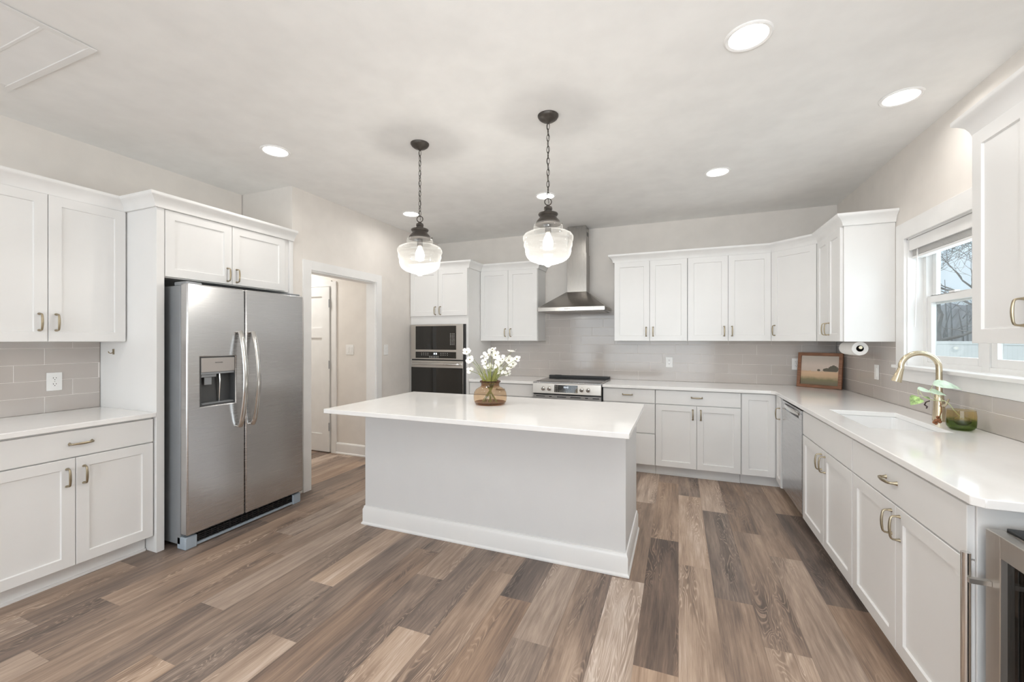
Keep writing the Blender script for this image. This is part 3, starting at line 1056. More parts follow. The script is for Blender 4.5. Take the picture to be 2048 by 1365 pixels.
# L-shaped quartz top with the sink cut-out
SX0, SX1, SY0, SY1 = .95, 1.30, 2.79, 3.42
cx0, cx1 = .820, 1.4705
mb = MB()
mb.prism([
    [(-.750, 4.46), (.79, 4.46), (.79, YB - .0095), (-.750, YB - .0095)],
    [(.79, 4.46), (cx0, 4.43), (SX0, 4.43), (SX1, 4.43), (cx1, 4.43), (cx1, YB - .0095), (.79, YB - .0095)],
    [(cx0, SY1), (SX0, SY1), (SX0, 4.43), (cx0, 4.43)], [(SX0, SY1), (SX1, SY1), (SX1, 4.43), (SX0, 4.43)], [(SX1, SY1), (cx1, SY1), (cx1, 4.43), (SX1, 4.43)],
    [(cx0, SY0), (SX0, SY0), (SX0, SY1), (cx0, SY1)], [(SX1, SY0), (cx1, SY0), (cx1, SY1), (SX1, SY1)],
    [(.845, 1.665), (SX0, 1.665), (SX0, SY0), (cx0, SY0), (cx0, 1.69)], [(SX0, 1.665), (SX1, 1.665), (SX1, SY0), (SX0, SY0)], [(SX1, 1.665), (cx1, 1.665), (cx1, SY0), (SX1, SY0)],
], .8845, .914)
solo('countertop', mb, M['quartz'], 'long white quartz countertop turning the corner from the range to past the sink', 'countertop', .003)
# undermount sink
t = thing('kitchen_sink', 'white undermount sink set into the right counter', 'sink', ((SX0 + SX1) / 2, (SY0 + SY1) / 2, .66))
hx, hy = (SX1 - SX0) / 2, (SY1 - SY0) / 2


def rr(a, b, z, r=.03, n=5):
    out = []
    for (sx, sy, a0) in ((1, 1, 0), (-1, 1, 90), (-1, -1, 180), (1, -1, 270)):
        for i in range(n):
            q = R(a0 + 90 * i / (n - 1))
            out.append((sx * (a - r) + r * math.cos(q), sy * (b - r) + r * math.sin(q), z))
    return out


mb = MB()
mb.loft([rr(hx + .02, hy + .02, .2235), rr(hx + .004, hy + .004, .2235), rr(hx + .002, hy + .002, .20), rr(hx - .012, hy - .012, .03), rr(hx - .03, hy - .03, .012), rr(.04, .04, .004, .02)], cap=False)
mb.loft([rr(hx + .02, hy + .02, .2235), rr(hx + .02, hy + .02, .0), rr(.04, .04, 0, .02)], cap=False)
part('basin', mb, M['ceramic'], t)
part('drain', MB().lathe([(.045, .003), (.045, .008), (.03, .009), (.02, .004)], seg=20), M['pewter'], t)

# dishwasher
t = thing('dishwasher', 'stainless steel dishwasher between the corner cabinet and the sink base', 'dishwasher', (XR, 4.205, 0), -90)
part('tub', MB().box(.003, .612, -RD + .01, -.03, .10, .875), M['darkgrey'], t)
mb = MB()
mb.box(.004, .611, -RD - .024, -RD + .008, .115, .80).box(.004, .611, -RD - .024, -RD + .008, .845, .868).box(.004, .09, -RD - .024, -RD + .008, .80, .845).box(.525, .611, -RD - .024, -RD + .008, .80, .845)
mb.box(.09, .525, -RD - .004, -RD + .008, .80, .845)
dw = part('door', mb, M['steel'], t, bevel=.002)
mb = MB()
mb.tube([(.085, -RD - .022, .835), (.10, -RD - .030, .838), (.20, -RD - .040, .838), (.3075, -RD - .043, .838), (.415, -RD - .040, .838), (.515, -RD - .030, .838), (.53, -RD - .022, .835)], .012, 10, flat=(.7, 1.3))
part('handle', mb, M['pewter'], dw)
part('toe_kick', MB().box(.003, .612, -RD + .06, -.03, 0, .099), M['black'], t)

# faucet
t = thing('kitchen_faucet', 'brushed gold gooseneck kitchen faucet behind the sink', 'faucet', (1.405, 3.17, .914), 0)
mb = MB()
mb.lathe([(.030, 0), (.030, .004), (.0285, .03), (.024, .11), (.0175, .165), (.0155, .17)], seg=28)
part('body', mb, M['gold'], t)
mb = MB()
pts = [(0, 0, .165), (0, 0, .30)]
cxr = .0875
for i in range(1, 15):
    a = math.pi * i / 15
    pts.append((-cxr + cxr * math.cos(a), 0, .306 + cxr * math.sin(a)))
pts.append((-2 * cxr + .002, 0, .300))
mb.tube(pts, .0145, 16)
part('spout', mb, M['gold'], t)
part('spray_head', MB().tube([(-2 * cxr + .001, 0, .302), (-2 * cxr - .004, 0, .285), (-2 * cxr - .014, 0, .25), (-2 * cxr - .022, 0, .222)], [.0155, .0165, .022, .0255], 20), M['gold'], t)
part('lever', MB().tube([(.0, -.02, .09), (.004, -.036, .094), (.01, -.05, .105), (.014, -.062, .135)], [.011, .009, .006, .005], 10), M['gold'], t)

# --- upper cabinets on the back wall, right of the hood
cabinet('wall_cabinet', 'two-door white wall cabinet first to the right of the range hood', (-.672, YB, 0), 0, .760, UD, UB, UT, pair(.760, UB + .003, DT, UH))
cabinet('wall_cabinet', 'two-door white wall cabinet second right of the range hood, next to the angled corner', (.0885, YB, 0), 0, .765, UD, UB, UT, pair(.765, UB + .003, DT, UH))
# diagonal corner cabinet
UX = 1.17     # carcass face on the right wall
cy = 4.497
t = thing('corner_wall_cabinet', 'angled single-door white wall cabinet across the back right corner', 'cabinet', (.855, YB, 0))
ox, oy = .855, YB
P0, P1 = Vector((.855, YB - UD)), Vector((UX, cy))
mb = MB()
mb.prism([[(0, -UD), (UX - ox, cy - oy), (XR - .002 - ox, cy - oy), (XR - .002 - ox, -.002), (0, -.002)]], UB, UT)
part('carcass', mb, M['cab'], t)
dv = (P1 - P0)
ang = math.atan2(dv.y, dv.x)
dn = Vector((dv.y, -dv.x)).normalized()
st = P0 + dv.normalized() * .012 + dn * .0012
o = link('door', shaker_mesh(dv.length - .024, DT - UB - .003), t, (st.x - ox, st.y - oy, UB + .003), (0, 0, ang))
link('handle', HM, o, (.034, -.019, UH - UB))
cabinet('wall_cabinet', 'two-door white wall cabinet on the right wall between the angled corner and the window', (XR, cy - .0008, 0), -90, .610, XR - UX, UB, UT,
        pair(.610, UB + .003, DT, UH, m=.02))
cabinet('wall_cabinet', 'nearest white wall cabinet at the right edge, in front of the window', (XR, 2.362, 0), -90, .664, XR - UX, UB, UT, pair(.664, UB - .001, DT, UH + .01, m=.006))

# crown mouldings (cove)
CR = [(0, .0), (.010, .0), (.012, .008), (.016, .022), (.026, .042), (.042, .058), (.055, .066), (.058, .072), (.058, .086), (0, .086)]
CZ = 2.2505


def crown(label, path):
    return solo('crown_molding', MB().sweep(path, CR, CZ), M['trim'], label, 'moulding')


e = .0015
fL, fF = XL + UD + .0, -3.148
crown('white crown moulding along the left wall cabinet and over the fridge', [(fL + e, .905), (fL + e, 1.6655 - e), (fF + e, 1.6655 - e), (fF + e, 2.7045)])
crown('white crown moulding over the oven tower and the cabinet left of the hood',
      [(DX + .001, YB - .648 - e), (-2.339 + e, YB - .648 - e), (-2.339 + e, YB - UD - e), (-1.575 + e, YB - UD - e), (-1.575 + e, YB - .002)])
crown('white crown moulding over the long row of cabinets right of the hood',
      [(-.673 - e, YB - .002), (-.673 - e, YB - UD - e), (.855, YB - UD - e), (UX - e, cy), (UX - e, cy - .612 - e), (XR - .002, cy - .612 - e)])
crown('white crown moulding over the nearest cabinet at the right edge', [(XR - .002, 2.363 + e), (UX - e, 2.363 + e), (UX - e, 1.698)])

# ------------------------------------------------------------------ refrigerator (faces +X)
FWD = .908
t = thing('refrigerator', 'side-by-side stainless steel refrigerator with a water dispenser in the left door', 'refrigerator', (-3.75, 1.748, 0), 90)
part('case', MB().box(0.004, FWD - .004, -.695, 0, .03, 1.745), M['steeld'], t, bevel=.004)
DF = .77
# left door with the dispenser cut-out
dx0, dx1, dz0, dz1 = .084, .322, .935, 1.268


def xz_prism(mb, polys, y0, y1):
    """polygons in (x,z), extruded in y (front y0)"""
    q = MB()
    q.prism(polys, -y1, -y0)
    for v in q.bm.verts:
        v.co = Vector((v.co.x, -v.co.z, v.co.y))
    me = bpy.data.meshes.new('tmp')
    q.bm.to_mesh(me)
    q.bm.free()
    mb.bm.from_mesh(me)
    bpy.data.meshes.remove(me)


def rect(a, b, c, d):
    return [(a, c), (b, c), (b, d), (a, d)]


zb, zt_ = .098, 1.757
xa, xb = 0, .3925
mb = MB()
xz_prism(mb, [[(xa, zb), (dx0, zb), (dx0, dz0), (xa, dz0)], [(dx0, zb), (dx1, zb), (dx1, dz0), (dx0, dz0)], [(dx1, zb), (xb, zb), (xb, dz0), (dx1, dz0)],
              rect(xa, dx0, dz0, dz1), rect(dx1, xb, dz0, dz1),
              rect(xa, dx0, dz1, zt_), rect(dx0, dx1, dz1, zt_), rect(dx1, xb, dz1, zt_)], -DF, -.702)
ld = part('door', mb, M['steel'], t, bevel=.009)
rdr = part('door', MB().box(.3985, FWD, -DF, -.702, zb, zt_), M['steel'], t, bevel=.009)


def bow(cx):
    mb = MB()
    pts, rd = [], []
    for i in range(25):
        s = i / 24
        z = .757 + s * .686
        out = .018 + .058 * math.sin(math.pi * s) ** 0.75
        pts.append((cx, -DF - out, z))
        rd.append(.0135)
    pts = [(cx, -DF + .002, .76)] + pts + [(cx, -DF + .002, 1.440)]
    rd = [.0135] + rd + [.0135]
    mb.tube(pts, rd, 12, flat=(1.35, .75))
    return mb


part('handle', bow(.346), M['pewter'], ld)
part('handle', bow(.444), M['pewter'], rdr)
# dispenser set into the left door
mb = MB()
e2 = .0008
for (a, b, c, d, y0, y1) in ((dx0 + e2, dx1 - e2, dz0 + e2, dz1 - e2, -.712, -.704), (dx0 + e2, dx0 + .006, dz0 + e2, dz1 - e2, -DF + .004, -.712), (dx1 - .006, dx1 - e2, dz0 + e2, dz1 - e2, -DF + .004, -.712),
                             (dx0 + .006, dx1 - .006, dz0 + e2, dz0 + .012, -DF + .002, -.712), (dx0 + .006, dx1 - .006, dz1 - .006, dz1 - e2, -DF + .004, -.712)):
    mb.box(a, b, y0, y1, c, d)
dp = part('dispenser', mb, M['darkgrey'], ld)
part('control_panel', MB().box(dx0 + .006, dx1 - .006, -DF - .001, -.7125, 1.165, dz1 - .006), M['midgrey'], dp, bevel=.002)
part('panel_lip', MB().box(dx0 + .006, dx1 - .006, -DF + .006, -.7125, 1.15, 1.1645), M['steeld'], dp)
part('ice_paddle', MB().tube([(.225, -.735, 1.15), (.225, -.738, 1.10), (.229, -.728, 1.02), (.232, -.722, .955)], [.013, .015, .012, .010], 12, flat=(1.3, .5)), M['pewter'], dp)
part('water_paddle', MB().box(.125, .175, -.742, -.734, 1.075, 1.15).box(.10, .20, -.752, -.715, 1.128, 1.15), M['steeld'], dp, bevel=.003)
part('drip_tray', MB().box(dx0 + .012, dx1 - .012, -DF + .004, -.714, dz0 + .0125, dz0 + .018), M['steeld'], dp)


def text(body, size, mat, parent, loc, rot, name='lettering', depth=.0003):
    cu = bpy.data.curves.new(name, 'FONT')
    cu.body = body
    cu.size = size
    cu.extrude = depth
    cu.align_x = 'CENTER'
    cu.align_y = 'CENTER'
    o = bpy.data.objects.new(name, cu)
    COL.objects.link(o)
    bpy.context.view_layer.update()
    dg = bpy.context.evaluated_depsgraph_get()
    me = bpy.data.meshes.new_from_object(o.evaluated_get(dg))
    bpy.data.objects.remove(o)
    me.materials.clear()
    me.materials.append(mat)
    return link(name, me, parent, loc, rot)


text('FRIGIDAIRE', .0105, M['darkgrey'], dp, (.205, -DF - .0016, 1.228), (R(90), 0, 0))
mb = MB()
for i in range(4):
    mb.box(.03, FWD - .03, -.735, -.722, .026 + i * .013, .033 + i * .013)
for i in range(18):
    x = .09 + i * .043
    mb.box(x, x + .006, -.7345, -.720, .024, .08)
part('grille', mb.box(.03, FWD - .03, -.72, -.70, .015, .085), M['black'], t)
part('kick_rail', MB().box(.06, FWD - .06, -.742, -.728, .008, .024), M['bluegrey'], t)
for a in (.004, FWD - .078):
    part('front_foot', MB().box(a, a + .074, -.748, -.66, 0, .082), M['bluegrey'], t, bevel=.006)
for a in (.01, FWD - .11):
    part('hinge_cover', MB().box(a, a + .10, -.745, -.62, 1.7455, 1.772), M['steeld'], t, bevel=.005)

# ------------------------------------------------------------------ wall oven with microwave, in the tower
OX0, OX1 = -3.136, -2.370
t = thing('wall_oven', 'stainless steel microwave and wall oven combination built into the oven tower', 'oven', ((OX0 + OX1) / 2, YB - .648, .46))
ox, oz = t.location.x, t.location.z
fy = 0


def op(nm, x0, x1, y0, y1, z0, z1, mat, parent=None, bevel=.0015):
    return part(nm, MB().box(x0 - ox, x1 - ox, y0, y1, z0 - oz, z1 - oz), mat, parent or t, bevel=bevel)


op('trim_frame', OX0, OX1, -.016, -.002, .46, 1.577, M['black'], bevel=.001)
mw = op('microwave_door', OX0 + .001, OX1 - .022, -.040, -.0165, 1.145, 1.575, M['steelh'])
op('door_glass', OX0 + .075, OX1 - .115, -.0425, -.0405, 1.265, 1.556, M['blackglass'], mw, 0)
cp = op('control_panel', OX0 + .075, OX1 - .115, -.0425, -.0405, 1.160, 1.238, M['blackglass'], mw, 0)
mb = MB()
for r_ in range(9):
    for c_ in range(3):
        x = OX1 - .115 - .082 + c_ * .024
        z = 1.325 + r_ * .0165
        mb.box(x - ox, x + .011 - ox, -.0431, -.0424, z - oz, z + .0055 - oz)
part('printed_marking', mb, M['marks'], mw)
for x0, n, dx, z0, dz in ((OX0 + .16, 4, .03, 1.196, .021), (OX1 - .33, 4, .03, 1.196, .021), (OX0 + .275, 6, .024, 1.166, .014)):
    mb = MB()
    for r_ in range(2):
        for c_ in range(n):
            x, z = x0 + c_ * dx, z0 + r_ * dz
            mb.box(x - ox, x + .010 - ox, -.0431, -.0424, z - oz, z + .006 - oz)
    part('printed_marking', mb, M['marks'], cp)
mb = MB()
for i, x in enumerate((.338, .366)):
    mb.box(OX0 + x - ox, OX0 + x + .018 - ox, -.0432, -.0424, 1.205 - oz, 1.225 - oz)
part('clock_display', mb, M['display'], cp)
od = op('oven_door', OX0 + .008, OX1 - .022, -.040, -.0165, .50, 1.130, M['steelh'])
op('door_glass', OX0 + .010, OX1 - .024, -.0425, -.0405, .56, 1.045, M['blackglass'], od, 0)
mb = MB()
mb.tube([(OX0 + .045 - ox, -.038, 1.09 - oz), (OX0 + .05 - ox, -.075, 1.09 - oz), (OX0 + .07 - ox, -.082, 1.09 - oz), (OX1 - .085 - ox, -.082, 1.09 - oz), (OX1 - .065 - ox, -.075, 1.09 - oz), (OX1 - .06 - ox, -.038, 1.09 - oz)], .011, 12)
part('handle', mb, M['pewter'], od)

# ------------------------------------------------------------------ range and hood
t = thing('kitchen_range', 'stainless steel slide-in electric range under the hood', 'range', (-1.1365, 4.455, 0))
rw = .380
part('body', MB().box(-rw, rw, .015, .63, .05, .905), M['darkgrey'], t)
part('cooktop', MB().box(-rw - .002, rw + .002, -.005, .64, .9055, .918), M['steel'], t, bevel=.002)
part('cooktop_glass', MB().box(-rw + .02, rw - .02, .05, .60, .9185, .921), M['blackglass'], t)
part('vent_rail', MB().box(-rw + .01, rw - .004, .585, .64, .9215, .945).box(-rw + .08, -rw + .16, .588, .637, .9455, .948), M['black'], t, bevel=.006)
mb = MB()
xz = [(-.030, .795), (-.018, .905), (.014, .905), (.014, .795)]
mb.loft([[(-rw, y, z) for y, z in xz], [(rw, y, z) for y, z in xz]])
cpn = part('control_panel', mb, M['steelh'], t, bevel=.002)
tilt = math.atan2(.018, .11)


def onpanel(z, d=0):
    """y on the sloped control panel at height z"""
    return -.030 + .012 * (z - .795) / .11 - d


for x in (-.253, -.186, .175, .245):
    z = .85
    y = onpanel(z)
    k = part('knob', MB().tube([(0, 0, 0), (0, -.006, 0), (0, -.026, 0), (0, -.028, 0)], [.024, .023, .020, .017], 20).box(-.005, .005, -.034, -.026, -.018, .018), M['pewter'], t, (x, y, z), (R(6), 0, 0))
mb = MB()
mb.loft([[(-.128, onpanel(z, .001), z) for z in (.812, .892)] + [(-.128, onpanel(z, 0), z) for z in (.892, .812)], [(.13, onpanel(z, .001), z) for z in (.812, .892)] + [(.13, onpanel(z, 0), z) for z in (.892, .812)]])
dsp = part('display_panel', mb, M['blackglass'], t)
mb = MB()
rg = random.Random(5)
for r_, z in enumerate((.820, .834, .850, .866, .880)):
    for c_ in range(12):
        x = -.118 + c_ * .0205
        if r_ >= 2 and 2 <= c_ <= 8:
            continue
        mb.box(x, x + rg.choice((.006, .009, .011)), onpanel(z, .0018), onpanel(z, .001), z - .002, z + .002)
part('printed_marking', mb, M['marks'], dsp)
text('10:43', .026, M['display'], dsp, (.0, onpanel(.868, .0016), .868), (R(90 - 6), 0, 0), 'clock_display')
odr = part('oven_door', MB().box(-rw + .004, rw - .004, -.018, .013, .21, .778), M['steel'], t, bevel=.002)
for a, b in ((-.34, -.24), (-.19, -.16), (-.10, .0), (.05, .16), (.21, .24), (.29, .36)):
    part('vent_louvre', MB().box(a, b, -.0195, -.0178, .757, .765), M['black'], odr)
part('door_glass', MB().box(-.27, .27, -.0195, -.0182, .30, .62), M['blackglass'], odr)
part('handle', MB().tube([(-.32, -.018, .70), (-.32, -.06, .70), (-.30, -.068, .70), (.30, -.068, .70), (.32, -.06, .70), (.32, -.018, .70)], .012, 12), M['pewter'], odr)
part('storage_drawer', MB().box(-rw + .004, rw - .004, -.016, .013, .06, .20), M['steel'], t, bevel=.002)
for sx in (-1, 1):
    for y in (.06, .58):
        part('foot', MB().cyl((sx * (rw - .05), y, 0), (sx * (rw - .05), y, .049), .018), M['black'], t)

t = thing('range_hood', 'stainless steel chimney range hood with a flared pyramid canopy', 'range hood', (-1.128, YB - .0095, 1.712))
hw = .383
mb = MB()
mb.loft([[(-hw, 0, 0), (hw, 0, 0), (hw, -.502, 0), (-hw, -.502, 0)], [(-hw, 0, .045), (hw, 0, .045), (hw, -.502, .045), (-hw, -.502, .045)],
         [(-.125, 0, .245), (.125, 0, .245), (.125, -.20, .245), (-.125, -.20, .245)]])
cn = part('canopy', mb, M['hood'], t, bevel=.002)
part('filter', MB().box(-hw + .03, hw - .03, -.48, -.03, -.004, -.0005), M['midgrey'], cn)
for i in range(5):
    part('button', MB().box(-.065 + i * .014, -.057 + i * .014, -.5035, -.5015, .019, .027), M['darkgrey'], cn)
part('chimney', MB().box(-.116, .118, -.192, 0, .2455, .70), M['hood'], t, bevel=.001)
up = part('chimney_extension', MB().box(-.109, .111, -.186, 0, .7005, ZC - 1.712 - .001), M['hood'], t, bevel=.001)
part('vent_slot', MB().box(.1105, .1118, -.13, -.06, .92, .965), M['black'], up)

# ------------------------------------------------------------------ island
IX0, IX1, IY0, IY1 = -2.195, -.287, 2.52, 3.18
t = thing('kitchen_island', 'white painted kitchen island with tall baseboards in the middle of the room', 'island', ((IX0 + IX1) / 2, (IY0 + IY1) / 2, 0))
cxi, cyi = t.location.x, t.location.y
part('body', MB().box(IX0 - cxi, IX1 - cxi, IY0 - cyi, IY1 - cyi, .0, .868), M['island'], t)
part('top_rail', MB().box(IX0 - .008 - cxi, IX1 + .012 - cxi, IY0 - .006 - cyi, IY1 + .006 - cyi, .8685, .8838), M['cab'], t)
IB = [(0, .001), (.022, .001), (.022, .010), (.014, .020), (.014, .112), (.009, .122), (.007, .135), (0, .138)]
mb = MB()
mb.sweep([(IX0 - cxi, IY1 - cyi), (IX0 - cxi, IY0 - cyi), (IX1 - cxi, IY0 - cyi), (IX1 - cxi, IY1 - cyi)][::1], [(-o if False else o, z) for o, z in IB])
part('baseboard', mb, M['cab'], t)
solo('countertop', MB().box(-2.248, -.230, 2.17, 3.213, .8845, .914), M['quartz'], 'large white quartz countertop overhanging the island', 'countertop', .003)

# ------------------------------------------------------------------ ceiling lights and vent
LAB = ['round recessed ceiling light nearest the camera, at the top right of the photo', 'round recessed ceiling light nearest the right wall above the sink',
       'round recessed ceiling light in front of the cabinets right of the hood', 'round recessed ceiling light over the fridge side, left of both pendants',
       'round recessed ceiling light behind the right pendant chain', 'small round recessed ceiling light behind the left pendant, nearest the doorway']
for (x, y), lb in zip(CANS, LAB):
    t = thing('recessed_light', lb, 'ceiling light', (x, y, ZC), 0, 'recessed ceiling lights')
    part('trim_ring', MB().lathe([(.079, -.0005), (.098, -.0005), (.098, -.005), (.092, -.009), (.080, -.006), (.079, -.0005)], seg=40, cap=False), M['trim'], t)
    part('lens', MB().lathe([(.0785, -.0006), (.0785, -.0030), (.001, -.0032)], seg=40), M['lens'], t)
t = thing('ceiling_vent', 'large white return air grille on the ceiling at the top left', 'vent', (-2.86, .80, ZC))
vx0, vx1, vy0, vy1 = -.48, .335, -.33, .30
mb = MB()
f_ = .032
mb.box(vx0, vx1, vy0, vy0 + f_, -.008, -.0005).box(vx0, vx1, vy1 - f_, vy1, -.008, -.0005).box(vx0, vx0 + f_, vy0 + f_, vy1 - f_, -.008, -.0005).box(vx1 - f_, vx1, vy0 + f_, vy1 - f_, -.008, -.0005)
for k in range(1, 4):
    y = vy0 + f_ + (vy1 - vy0 - 2 * f_) * k / 4
    mb.box(vx0 + f_, vx1 - f_, y - .008, y + .008, -.0074, -.0005)
part('frame', mb, M['trim'], t, bevel=.003)
mb = MB()
n = 58
for i in range(n):
    x = vx0 + f_ + (vx1 - vx0 - 2 * f_) * (i + .5) / n
    mb.loft([[(x + .008, y, -.0022), (x + .007, y, -.0014), (x - .0068, y, -.0058), (x - .0058, y, -.0066)] for y in (vy0 + f_, vy1 - f_)])
lv = part('louvres', mb, M['trim'], t)
part('backing', MB().box(vx0 + .01, vx1 - .01, vy0 + .01, vy1 - .01, -.001, -.0003), M['trim'], t)


def pendant(x, y, label):
    t = thing('pendant_light', label, 'pendant light', (x, y, 1.826), 0, 'schoolhouse pendants over the island')
    zt = ZC - 1.826
    part('canopy', MB().lathe([(.063, zt - .0005), (.0625, zt - .006), (.056, zt - .018), (.040, zt - .030), (.018, zt - .037), (.008, zt - .045), (.004, zt - .05)], seg=32), M['bronze'], t)
    zr = .395      # ring centre
    z0, z1 = zr + .020, zt - .048
    mb = MB()
    n = 13
    pitch = (z1 - z0) / n
    for i in range(n):
        zc = z0 + (i + .5) * pitch
        mb.torus((0, 0, zc), (1, 0, 0) if i % 2 else (0, 1, 0), pitch * .60, .0019, 16, 6, squash=.42, longdir=(0, 0, 1))
    part('chain', mb, M['bronze'], t)
    rg = random.Random(int(x * 100))
    pts = []
    for i in range(28):
        s = i / 27
        a = s * 30
        pts.append((.0045 * math.cos(a), .0045 * math.sin(a), z0 - .03 + s * (z1 - z0 + .035)))
    part('cord', MB().tube(pts, .0018, 6), M['cord'], t)
    part('loop', MB().torus((0, 0, zr), (math.sin(R(21)), -math.cos(R(21)), 0), .0205, .0032, 28, 8), M['bronze'], t)
    mb = MB()
    mb.lathe([(.004, .377), (.010, .375), (.012, .368), (.024, .362), (.026, .350), (.022, .343), (.026, .337), (.024, .330), (.030, .328),
              (.058, .324), (.060, .318), (.056, .311), (.050, .306), (.051, .298), (.060, .288), (.070, .276), (.076, .264), (.077, .256), (.070, .255)], seg=40)
    part('fitter_cap', mb, M['bronze'], t)
    for a in (20, 140, 260):
        c, s = math.cos(R(a)), math.sin(R(a))
        part('thumb_screw', MB().cyl((.074 * c, .074 * s, .262), (.088 * c, .088 * s, .262), .004, 8), M['bronze'], t)
    prof = [(.080, .262), (.085, .255), (.0885, .243), (.0885, .232), (.084, .220), (.085, .2155), (.100, .2125), (.125, .206), (.143, .196), (.1515, .182),
            (.1525, .170), (.150, .158), (.1445, .150), (.1455, .143), (.1470, .134), (.1455, .124), (.140, .115), (.1385, .108), (.1395, .094), (.135, .074), (.127, .058),
            (.115, .046), (.1, .0365), (.094, .034), (.084, .0318), (.068, .0245), (.062, .0225), (.052, .021), (.040, .0172), (.030, .0155), (.024, .0145), (.020, .0105), (.014, .004), (.004, .0)]
    part('glass_shade', MB().lathe(prof, seg=64, cap=False), M['shade'], t)
    bu = part('bulb', MB().lathe([(.012, .205), (.014, .195), (.024, .175), (.031, .150), (.030, .130), (.022, .112), (.008, .104), (.001, .103)], seg=24), M['bulb'], t)
    part('bulb_socket', MB().lathe([(.019, .256), (.019, .21), (.013, .206)], seg=20), M['bronze'], t)
    d = bpy.data.lights.new('pendant_lamp', 'POINT')
    d.energy = 10
    d.color = (1.0, .955, .89)
    d.shadow_soft_size = .035
    lo = bpy.data.objects.new('pendant_lamp', d)
    COL.objects.link(lo)
    lo.location = (x, y, 1.826 + .085)
    return t


pendant(-1.662, 2.45, 'left glass schoolhouse pendant on a dark chain, farther from the hood')
pendant(-.733, 2.43, 'right glass schoolhouse pendant on a dark chain, in front of the hood')

# ------------------------------------------------------------------ vase of flowers on the island
VX, VY = -1.288, 2.80
t = thing('glass_vase', 'squat amber glass vase holding white flowers on the island', 'vase', (VX, VY, .914))
prof = [(.001, .006), (.095, .005), (.108, .008), (.117, .018), (.1215, .036), (.1215, .065), (.117, .088), (.104, .108), (.086, .120), (.072, .127), (.067, .133), (.066, .150), (.068, .157),
        (.0745, .160), (.076, .166), (.0745, .171), (.070, .172), (.066, .168)]
part('glass_body', MB().lathe([(.001, .0006), (.098, .0006), (.108, .004)] + prof[3:10], seg=56, cap=False), M['amber'], t)
part('neck', MB().lathe(prof[9:], seg=56, cap=False), M['amber_rim'], t)
part('glass_base', MB().lathe([(.100, .001), (.1085, .0045), (.1165, .0175), (.108, .010), (.09, .0065), (.001, .0055)], seg=56, cap=False), M['amber_rim'], t)
part('rim', MB().torus((0, 0, .166), (0, 0, 1), .0725, .005, 48, 8), M['amber_rim'], t)
rg = random.Random(11)


def blossom(mb, c, nrm, r, npet=6, cup=.35):
    n = Vector(nrm).normalized()
    u = n.orthogonal().normalized()
    v = n.cross(u)
    ph = rg.uniform(0, 6)
    for k in range(npet):
        a = ph + 2 * math.pi * k / npet
        d = u * math.cos(a) + v * math.sin(a)
        s = n.cross(d)
        rows = []
        lr = r * rg.uniform(.85, 1.1)
        cu = cup + rg.uniform(-.4, .35)
        for i, (f, wd) in enumerate(((.10, .08), (.40, .30), (.72, .47), (.95, .42), (1.08, .20))):
            p = Vector(c) + d * lr * f + n * lr * cu * f * f
            rows.append([p - s * lr * wd + n * lr * .06, p, p + s * lr * wd + n * lr * .06])
        vv = [[mb.bm.verts.new(q) for q in row] for row in rows]
        for ra, rb in zip(vv, vv[1:]):
            for i in range(2):
                mb.face([ra[i], ra[i + 1], rb[i + 1], rb[i]])


FL = [(-1.482, 1.293, 'white flower leaning farthest left out of the vase'), (-1.270, 1.313, 'tallest white flower, upright in the middle of the vase'),
      (-1.120, 1.297, 'high white flower at the right of the vase, seen edge-on'), (-1.078, 1.248, 'large white flower leaning farthest right out of the vase'),
      (-1.452, 1.155, 'lowest white flower hanging left of the vase rim'), (-1.145, 1.135, 'low white flower drooping on the right of the vase'),
      (-1.455, 1.238, None), (-1.335, 1.263, None), (-1.300, 1.272, None), (-1.245, 1.270, None), (-1.190, 1.240, None), (-1.233, 1.198, None), (-1.108, 1.209, None),
      (-1.122, 1.186, None), (-1.204, 1.162, None), (-1.305, 1.180, None), (-1.140, 1.232, None), (-1.274, 1.168, None), (-1.325, 1.225, None), (-1.21, 1.222, None)]
for (fx, fz, lb) in FL:
    dy = rg.uniform(-.05, .05)
    fy_ = VY + dy
    fx2 = fx * (fy_ / VY)
    if lb is None:
        lb = 'white flower among the cluster in the amber vase'
    side = (fx2 - VX)
    rx, ry = max(-.045, min(.045, side * .28)), dy * .3
    base = Vector((VX - side * .30 + rg.uniform(-.02, .02), VY - dy * .4, .926))
    t = thing('white_flower', lb, 'flower', tuple(base), 0, 'white flowers in the amber vase')
    neck = Vector((VX + rx, VY + ry, 1.082))
    tip = Vector((fx2, fy_, fz))
    pts = []
    for i in range(11):
        s = i / 10
        if s < .4:
            q = base.lerp(neck, s / .4)
        else:
            k = (s - .4) / .6
            q = neck.lerp(tip, k) + Vector((-side * .12 * math.sin(k * math.pi), 0, .008 * math.sin(k * math.pi)))
        pts.append(q - base)
    part('stem', MB().tube(pts, [.0020] * 8 + [.0017] * 3, 6), M['stem'], t)
    nd = Vector((side * .8 + rg.uniform(-.35, .35), -.75 + rg.uniform(-.3, .3), .55 + rg.uniform(-.4, .4)))
    if 'edge-on' in lb:
        nd = Vector((.15, -.15, 1))
    mb = MB()
    blossom(mb, tip - base, nd, .030 * rg.uniform(.85, 1.2), rg.choice((4, 5, 5, 6)))
    bl_ = part('blossom', mb, M['petal'], t)
    part('flower_centre', MB().sphere(tip - base + nd.normalized() * .004, .0052, 1, 1, 1, 10, 6), M['stamen'], bl_)
